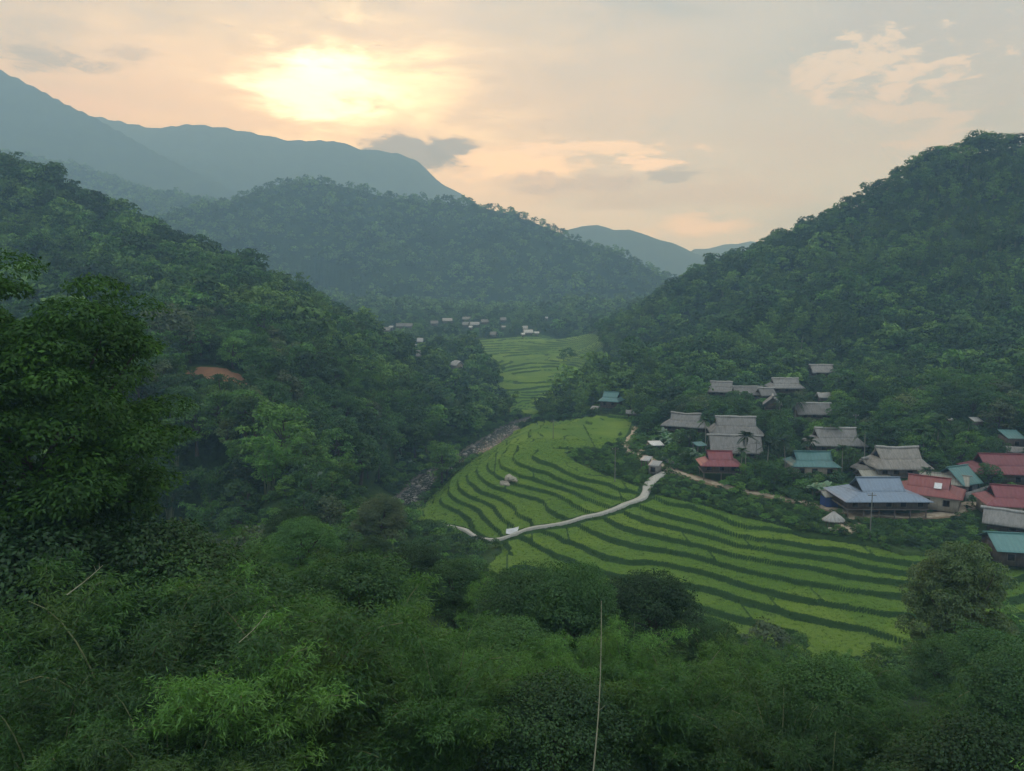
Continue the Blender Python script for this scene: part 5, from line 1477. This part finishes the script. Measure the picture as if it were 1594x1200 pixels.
# forest floor and bank cover: uncountable
def cover(test, box, s, smin, smax, rivd=4.5, pad=1.0, maxr=400, rmin=0):
    x, y = jgrid(*box, s, g); m = test(x, y) & clear_of(x, y, pad, rivd) & (np.hypot(x, y) < maxr) & (np.hypot(x, y) > rmin)
    x, y = x[m], y[m]; z = full_h(x, y)[0]; sc = g.uniform(smin, smax, len(x)); m = visible(x, y, z, 1.5, 3.5)
    return x[m], y[m], z[m], sc[m]
C1 = cover(lambda x, y: ~inside(x, y, SCRUB) & ~inside(x, y, VILL), (-330, 330, 20, 420), 3.0, 0.6, 1.35, rmin=92)
C2 = cover(lambda x, y: poly_dist(x, y, RIV)[0] < 11, (-60, 60, 150, 350), 1.3, 0.2, 0.55, 4.0)
C3 = (x[order[260:]], y[order[260:]], z[order[260:]], sc[order[260:]])
C4 = cover(lambda x, y: inside(x, y, SCRUB) | inside(x, y, VILL), (-20, 160, 100, 340), 1.25, 0.14, 0.42, 4.0, 0.4)
cx_, cy2, cz_, cs_ = [np.concatenate(q) for q in zip(C1, C2, C3, C4)]
scatter("undergrowth", cx_, cy2, cz_, g.uniform(0, 6.28, len(cx_)), cs_, g.integers(0, 3, len(cx_)), [p[1] for p in PRO['bush']])
print("bushes", len(x), "cover", len(cx_))

# weedy tufts on the terrace banks
def tuft_mesh(name, seed, n_, h, mat):
    g2 = np.random.default_rng(seed); P_ = g2.normal(size=(n_, 3)) * [0.22, 0.22, 0]; P_[:, 2] = h * 0.4
    d = nrm(np.concatenate([g2.normal(size=(n_, 2)) * 0.45, np.ones((n_, 1))], 1)); N = nrm(g2.normal(size=(n_, 3)) * [1, 1, 0.3])
    return leafmesh(name, leaves(P_, N, h, 0.16, g2, d), mat)
leaf_mat("rice_leaf", (0.115, 0.215, 0.022), (0.165, 0.265, 0.030), (0.145, 0.240, 0.026), 0.3, 0.04, 0.12)
leaf_mat("weed_leaf", (0.030, 0.078, 0.018), (0.046, 0.100, 0.022), (0.055, 0.11, 0.024), 0.2, 0.03, 0.3)
gx, gy = jgrid(PX0, PX1, PY0, 300, 0.85, g)
m = inside(gx, gy, PAD) & (np.abs(np.arctan2(gx, gy)) < R(38)); gx, gy = gx[m], gy[m]
gz, gb, gr_, ge_, _, _ = full_h(gx, gy); m = (gr_ > 0) & (gb > 0.6) & (ge_ < .1)
dP, _ = poly_dist(gx, gy, PATH); m &= dP > 0.9
scatter("grass", gx[m], gy[m], gz[m], g.uniform(0, 6.28, m.sum()), g.uniform(0.6, 1.3, m.sum()), g.integers(0, 2, m.sum()), [tuft_mesh("weed_tuft", i, 16, 0.34, "weed_leaf") for i in range(2)])
gx, gy = jgrid(PX0, PX1, PY0, 235, 0.8, g)
m = inside(gx, gy, PAD) & (np.abs(np.arctan2(gx, gy)) < R(38)); gx, gy = gx[m], gy[m]
gz, gb, gr_, ge_, _, _ = full_h(gx, gy); m = (gr_ > 0) & (gb < 0.2); dP, _ = poly_dist(gx, gy, PATH); m &= dP > 0.9
scatter("rice_plants", gx[m], gy[m], gz[m] - .1, g.uniform(0, 6.28, m.sum()), g.uniform(0.8, 1.2, m.sum()), g.integers(0, 2, m.sum()), [tuft_mesh("rice_tuft", 9 + i, 16, 0.30, "rice_leaf") for i in range(2)])

# ------------------------------------------------------------------ the particular plants one can point at
def pt(u, v): x, y, z = hit(u, v); return x, y
# huge near tree on the left
PRO['near_big'] = [(*broad("huge_tree", 407, 26.4, 9.4, 8.0, 330, 560, 0.25, "leaf_big", flat=0.5, rc=0.165, asp=0.42, low=-1.1, inner=0.35), 26.4)]
put_plant('near_big', 0, big_xy[0], big_xy[1], 0.4, 1.0, "huge near broadleaf tree with layered glossy leaves filling the left edge", z=31.4)
PRO['near_right'] = [(*broad("tall_right_tree", 402, 14, 4.4, 0.8, 190, 420, 0.18, "leaf_olive", rc=0.21, low=-0.9, flat=0.55, inner=0.35), 14)]
z_rt = float(base_h(np.array([rt_xy[0]]), np.array([rt_xy[1]]))[0])
top_rt = WD(1470, 808, 66)[2]
NAMES['right'] = NAMES['big'] = NAMES['broad']
put_plant('near_right', 0, rt_xy[0], rt_xy[1], 1.0, (1, 1, (top_rt - z_rt) / 14.3), "tall olive-tipped tree rising in front of the paddies at the right", z=z_rt)

# the foreground masses: (kind, variant, column, top row, distance, width factor, label)
FG = [('near_broad',0,22,795,31,1.25,"dark leafy tree at the left edge hiding the huge near tree's trunk"),('near_bamboo',0,60,806,27,1.15,"feathery bamboo clump at the left edge under the huge near tree"),('near_bamboo',1,140,792,30,1.1,"feathery bamboo clump right below the huge near tree's crown"),
 ('near_broad',1,232,796,33,1.1,"mid green leafy tree below the right edge of the huge near tree"),('near_bamboo',2,318,778,42,1.15,"slender pale bamboo clump with upright stems between huge tree and stream"),
 ('near_bamboo',2,190,858,24,1.25,"bright rounded bamboo dome in the left foreground"),('near_bamboo',0,452,866,24,1.30,"brightest bamboo clump, a tall arch left of the dark hollow"),
 ('near_bamboo',1,372,900,22,1.0,"bamboo clump filling the space between the two bright domes"),('near_broad',0,300,880,30,1.1,"dark broadleaf tree in the hollow between the two bright bamboo domes"),
 ('near_broad',0,640,848,66,0.9,"round dark glossy tree left of the start of the concrete path"),('near_olive',0,592,764,120,1.1,"yellowish olive tree at the near bend of the dark stream"),
 ('near_broad',2,556,868,42,1.15,"dark green tree with hanging foliage above the dark hollow"),('near_broad',1,470,800,70,1.1,"mid green tree at the top of the left foreground"),
 ('near_broad',2,708,872,62,1.0,"olive green tree just below the concrete path's lowest bend"),('near_bamboo',1,770,868,58,0.9,"light bamboo clump below the paddies at centre left"),
 ('near_broad',0,828,884,52,1.15,"dark wide tree at the lower edge of the central paddies"),('near_broad',0,888,872,50,0.85,"small dark pointed tree top breaking into the central paddies"),
 ('near_broad',0,1012,882,56,0.95,"dark round-topped tree right of the pale dry culm"),('near_bamboo',0,978,930,38,1.0,"tall dark bamboo clump directly right of the pale dry culm"),
 ('near_bamboo',2,700,985,33,1.25,"wide light bamboo dome in the middle of the foreground"),('near_bamboo',1,610,1000,30,1.05,"light bamboo clump right of the dark hollow"),
 ('near_broad',1,800,960,40,1.15,"mid green tree left of the pale dry culm"),('near_bamboo',0,1120,940,44,1.1,"bamboo clump under the paddies right of centre"),
 ('near_bamboo',2,1215,975,40,1.0,"light bamboo clump in the right foreground, left of two"),('near_bamboo',1,1340,975,42,1.15,"light bamboo clump in the right foreground, just left of the tall olive-tipped tree"),
 ('near_broad',2,1280,1020,34,1.0,"mid green tree between two light bamboo clumps in the right foreground"),('near_broad',0,1575,985,48,1.0,"dark tree at the right edge below the last paddies"),
 ('near_broad',1,1478,985,57,0.9,"mid green tree hiding the trunk of the tall olive-tipped tree"),('near_bamboo',0,1440,1040,30,1.1,"bamboo clump in front of the tall olive-tipped tree's foot"),('near_bamboo',1,1080,1060,27,1.1,"dark bamboo clump low in the right half, near the bottom edge"),
 ('near_bamboo',2,250,1040,19,1.0,"bamboo clump at the bottom left, nearest of all"),('near_bamboo',1,60,1010,20,1.0,"bamboo clump in the bottom left corner"),
 ('near_broad',0,860,1050,26,1.0,"dark tree low in the centre, left of the pale culm's foot"),('near_bamboo',0,1300,1110,22,1.0,"bamboo clump at the bottom edge, right side"),('near_broad',1,1530,1110,24,1.0,"mid green tree at the bottom right corner")]
for (kd, ix, u, vt_, D, wf, lb) in FG:
    x, y, zt_ = WD(u, vt_, D); z0 = float(base_h(np.array([x]), np.array([y]))[0]); Hn = PRO[kd][ix % len(PRO[kd])][2]
    Hh = max(zt_ - z0, 3.0) * 1.02
    wd_ = wf * np.clip(Hh / Hn, 0.75, 1.15)
    put_plant(kd, ix, x, y, u * 0.7, (wd_, wd_, Hh / Hn), lb, z=z0)
# trees that stand out singly: (kind, idx, u, v_base, height, label)
for (kd, ix, u, v, Hh, lb) in [
    ('mid_broad', 0, 445, 455, 11.0, "dark round tree standing above the crest of the left ridge"),
    ('mid_broad', 3, 345, 640, 9.0, "dark round tree just below the ochre cut on the left slope"),
    ('mid_broad', 0, 1017, 672, 7.0, "dark round tree above the white-roofed open shed"),
    ('mid_broad', 3, 1003, 655, 9.0, "tall dark tree right of the lone teal-blue roof"),
    ('mid_bamboo', 0, 1020, 640, 11.0, "light green bamboo clump behind the sagging thatched house, left one"),
    ('mid_bamboo', 1, 1045, 625, 11.0, "light green bamboo clump behind the sagging thatched house, right one"),
    ('mid_broad', 3, 1160, 640, 7.0, "dark dense tree between the upper thatched row and the big thatched roofs"),
    ('mid_broad', 0, 1140, 636, 6.5, "dark dense tree just above the ridge of the big upper thatched roof"),
    ('mid_broad', 0, 1205, 720, 8.0, "dark tree filling the gap between the red roof and the long teal roof"),
    ('mid_broad', 3, 1190, 740, 6.0, "dark tree at the right end of the pinkish red roof"),
    ('mid_broad', 1, 1160, 752, 4.5, "fresh green tree in front of the right end of the pinkish red roof"),
    ('mid_broad', 0, 1235, 760, 5.0, "dark tree below the long teal roof, at the road"),
    ('mid_broad', 1, 1275, 768, 4.0, "light tree left of the blue tarpaulin shed"),
    ('mid_broad', 0, 1540, 765, 6.5, "dark tree between the teal gable roof and the near red roof"),
    ('mid_broad', 1, 1560, 745, 5.0, "mid green tree in front of the far red roof"),
    ('mid_broad', 3, 1340, 668, 9.0, "dark tree behind the right end of the thatched house above the teal roof"),
    ('mid_broad', 0, 1235, 690, 7.5, "dark tree left of the thatched house above the teal roof"),
    ('mid_bamboo', 1, 1500, 640, 14.0, "tall bamboo clump rising above the dark belt at the right"),
    ('mid_bamboo', 0, 1470, 625, 13.0, "second tall bamboo clump above the dark belt, left of the tallest"),
    ('far_broad', 0, 883, 568, 12.0, "dark round tree standing alone in the far paddies"),
    ('far_broad', 0, 855, 640, 11.0, "dark tree closing the far paddies on their right, nearest the stream"),
    ('far_broad', 1, 895, 612, 11.0, "grey green feathery tree at the right edge of the far paddies"),
    ('far_broad', 0, 940, 590, 14.0, "tall dark tree at the tip of the spur above the far paddies"),
    ('far_broad', 1, 765, 588, 7.0, "small grey tree inside the far paddies, left one"),
    ('far_broad', 1, 778, 585, 7.5, "small grey tree inside the far paddies, right one"),
    ('mid_broad', 1, 1303, 812, 2.6, "small tree leaning over the round thatched shelter"),
    ]:
    x, y = pt(u, v); Hn = PRO[kd][ix % len(PRO[kd])][2]
    put_plant(kd, ix, x, y, u * 0.37, Hh / Hn, lb)
PALMS = [('areca',0,1160,738,8.5,"slender palm in front of the long plain thatched roof and red roof"),('areca',1,1153,745,6.0,"shorter slender palm just left of the palm before the red roof"),
 ('areca',0,1193,752,8.0,"slender palm with pale trunk right of the long plain thatched roof"),('areca',1,1254,738,7.5,"slender palm rising through the middle of the long teal roof"),
 ('areca',0,1310,745,6.5,"slender palm right of the long teal roof"),('areca',0,1441,775,5.5,"small dark palm in front of the orange red roof"),
 ('areca',1,1428,735,8.5,"palm at the right end of the ragged thatched house, leftmost of four"),('areca',0,1434,737,9.5,"palm at the right end of the ragged thatched house, second of four"),
 ('areca',1,1447,728,9.0,"palm at the right end of the ragged thatched house, third of four"),('areca',0,1457,722,10.0,"palm at the right end of the ragged thatched house, rightmost of four"),
 ('areca',0,1290,712,8.0,"slender palm before the left part of the thatch behind the teal roof"),('areca',1,1222,742,8.0,"slender palm at the left end of the long teal roof"),('areca',0,1345,725,8.5,"slender palm rising beside the small thatched annex"),('areca',1,1500,715,8.0,"slender palm between the teal gable roof and the dark hill trees"),('areca',0,1098,700,7.5,"slender palm at the left end of the pinkish red roof"),('coco',0,1375,672,7.5,"coconut palm above the left part of the ragged thatched roof"),('coco',1,1330,640,8.0,"coconut palm above the thatch behind the teal roof"),('coco',0,1238,660,8.0,"coconut palm with broad drooping fronds in the upper village"),('coco',1,1247,548,9.0,"tall coconut palm above the upper thatched row at the forest edge"),
 ('coco',1,1212,650,6.5,"smaller coconut palm left of the broad one in the upper village"),('areca',1,1188,590,8.5,"slender palm behind the upper thatched row"),
 ('coco',0,1410,685,6.5,"coconut palm behind the ragged thatched house"),('coco',0,905,600,8.0,"palm-like tree topping the clump right of the far paddies"),
 ('coco',1,302,655,6.0,"palm with drooping fronds just below the ochre cut, left one"),('areca',1,420,700,7.5,"pale-stemmed palm on the lower left slope")]
for (kd, ix, u, v, Hh, lb) in PALMS:
    x, y = pt(u, v); put_plant(kd, ix, x, y, u * 1.3, 1.22 * Hh / PRO[kd][0][2], lb)
# bananas in clumps
k = 0
for (cu, cv, n_, su, sv, where) in [(1045,692,16,20,8,"beside the white-roofed open shed"),(1103,640,12,22,6,"above the big upper thatched roof"),(1075,722,7,12,5,"left of the pinkish red roof"),
      (1140,585,10,14,5,"above the upper left thatched roof"),(1190,570,16,28,8,"on the slope above the upper thatched row"),(1262,590,12,20,7,"around the topmost thatched hut"),(1325,612,6,14,5,"right of the topmost thatched hut"),
      (1400,668,6,12,6,"behind the ragged thatched house"),(1479,795,6,9,4,"at the road bend below the orange red roof"),(1525,792,5,12,4,"below the boundary wall near the right edge"),
      (905,628,16,26,12,"beside the far end of the paddies"),(600,690,26,50,18,"on the lower left slope above the stream"),(470,745,14,30,10,"at the foot of the left slope"),(310,650,4,10,5,"below the ochre cut"),(1270,775,4,8,3,"left of the blue tarpaulin shed"),(1560,650,6,20,8,"in trees at the village's upper right")]:
    for i in range(n_):
        u = cu + g.normal() * su * 0.6; v = cv + g.normal() * sv * 0.6
        x, y = pt(u, v)
        if not clear_of(np.array([x]), np.array([y]), 0.6, 4)[0]: continue
        ix = int(g.integers(0, 3))
        put_plant('banana', ix, x, y, g.uniform(0, 6), g.uniform(0.75, 1.25), "banana plant with broad pale green leaves " + where, "banana plants " + where)
# reed-like pale culm and bare stalks in the foreground
def culm(u0, v0, D0, u1, v1, D1, r_, label, nm="bamboo_culm", bend=0.3):
    a = np.array(WD(u0, v0, D0)); b = np.array(WD(u1, v1, D1)); t = np.linspace(0, 1, 28)[:, None]
    P_ = a * (1 - t) + b * t + np.array([1, 0, 0.2]) * bend * np.sin(t * math.pi)
    rr = r_ * (1.1 - 0.75 * t[:, 0]) * (1 + 0.22 * (np.arange(28) % 3 == 0))
    V, Q = tube(P_, rr, 7)
    root = link(nm, mesh_np(nm, V, Q, ["dry_culm"], None, True)); tag(root, label, "bamboo culm")
    g2 = np.random.default_rng(int(u0)); L_ = []
    for s in g2.uniform(0.3, 1, 26 if r_ > .03 else 4):
        p = a * (1 - s) + b * s + np.array([1, 0, 0.2]) * bend * math.sin(s * math.pi)
        L_.append((tube(np.array([p, p + [g2.normal() * .15, g2.normal() * .15, g2.uniform(0, .25)]]), [0.008, 0.004], 3)))
    V, Q = join(L_); link("twig", mesh_np("twig", V, Q, ["dry_culm"]), root)
culm(917, 1260, 22.0, 936, 935, 24.5, 0.024, "pale dry bamboo culm standing nearly upright in the centre foreground", bend=0.12)
culm(104, 926, 21.5, 160, 880, 22.5, 0.016, "pale broken bamboo culm slanting up right in the left foreground", bend=0.05)
culm(372, 1000, 21, 416, 950, 23, 0.010, "thin pale culm slanting in the light bamboo left of centre", bend=0.12)

# ------------------------------------------------------------------ air
m, n, o = new_mat("haze_air")
pv = n.node('ShaderNodeVolumePrincipled')
pv.inputs['Color'].default_value = (0.37, 0.65, 1.0, 1)
pv.inputs['Absorption Color'].default_value = (1, 1, 1, 1)
pv.inputs['Density'].default_value = HAZE
pv.inputs['Anisotropy'].default_value = 0.1
n.l.new(pv.outputs[0], o.inputs['Volume'])
def haze_box():
    x0, x1, y0, y1, z0, z1 = -4600, 4600, -120, 4100, -27, 1080
    V = [(x, y, z) for z in (z0, z1) for y in (y0, y1) for x in (x0, x1)]
    Q = [[0, 2, 3, 1], [4, 5, 7, 6], [0, 1, 5, 4], [2, 6, 7, 3], [0, 4, 6, 2], [1, 3, 7, 5]]
    tag(link("haze", mesh_np("haze", V, Q, ["haze_air"])), kind='stuff')
haze_box()
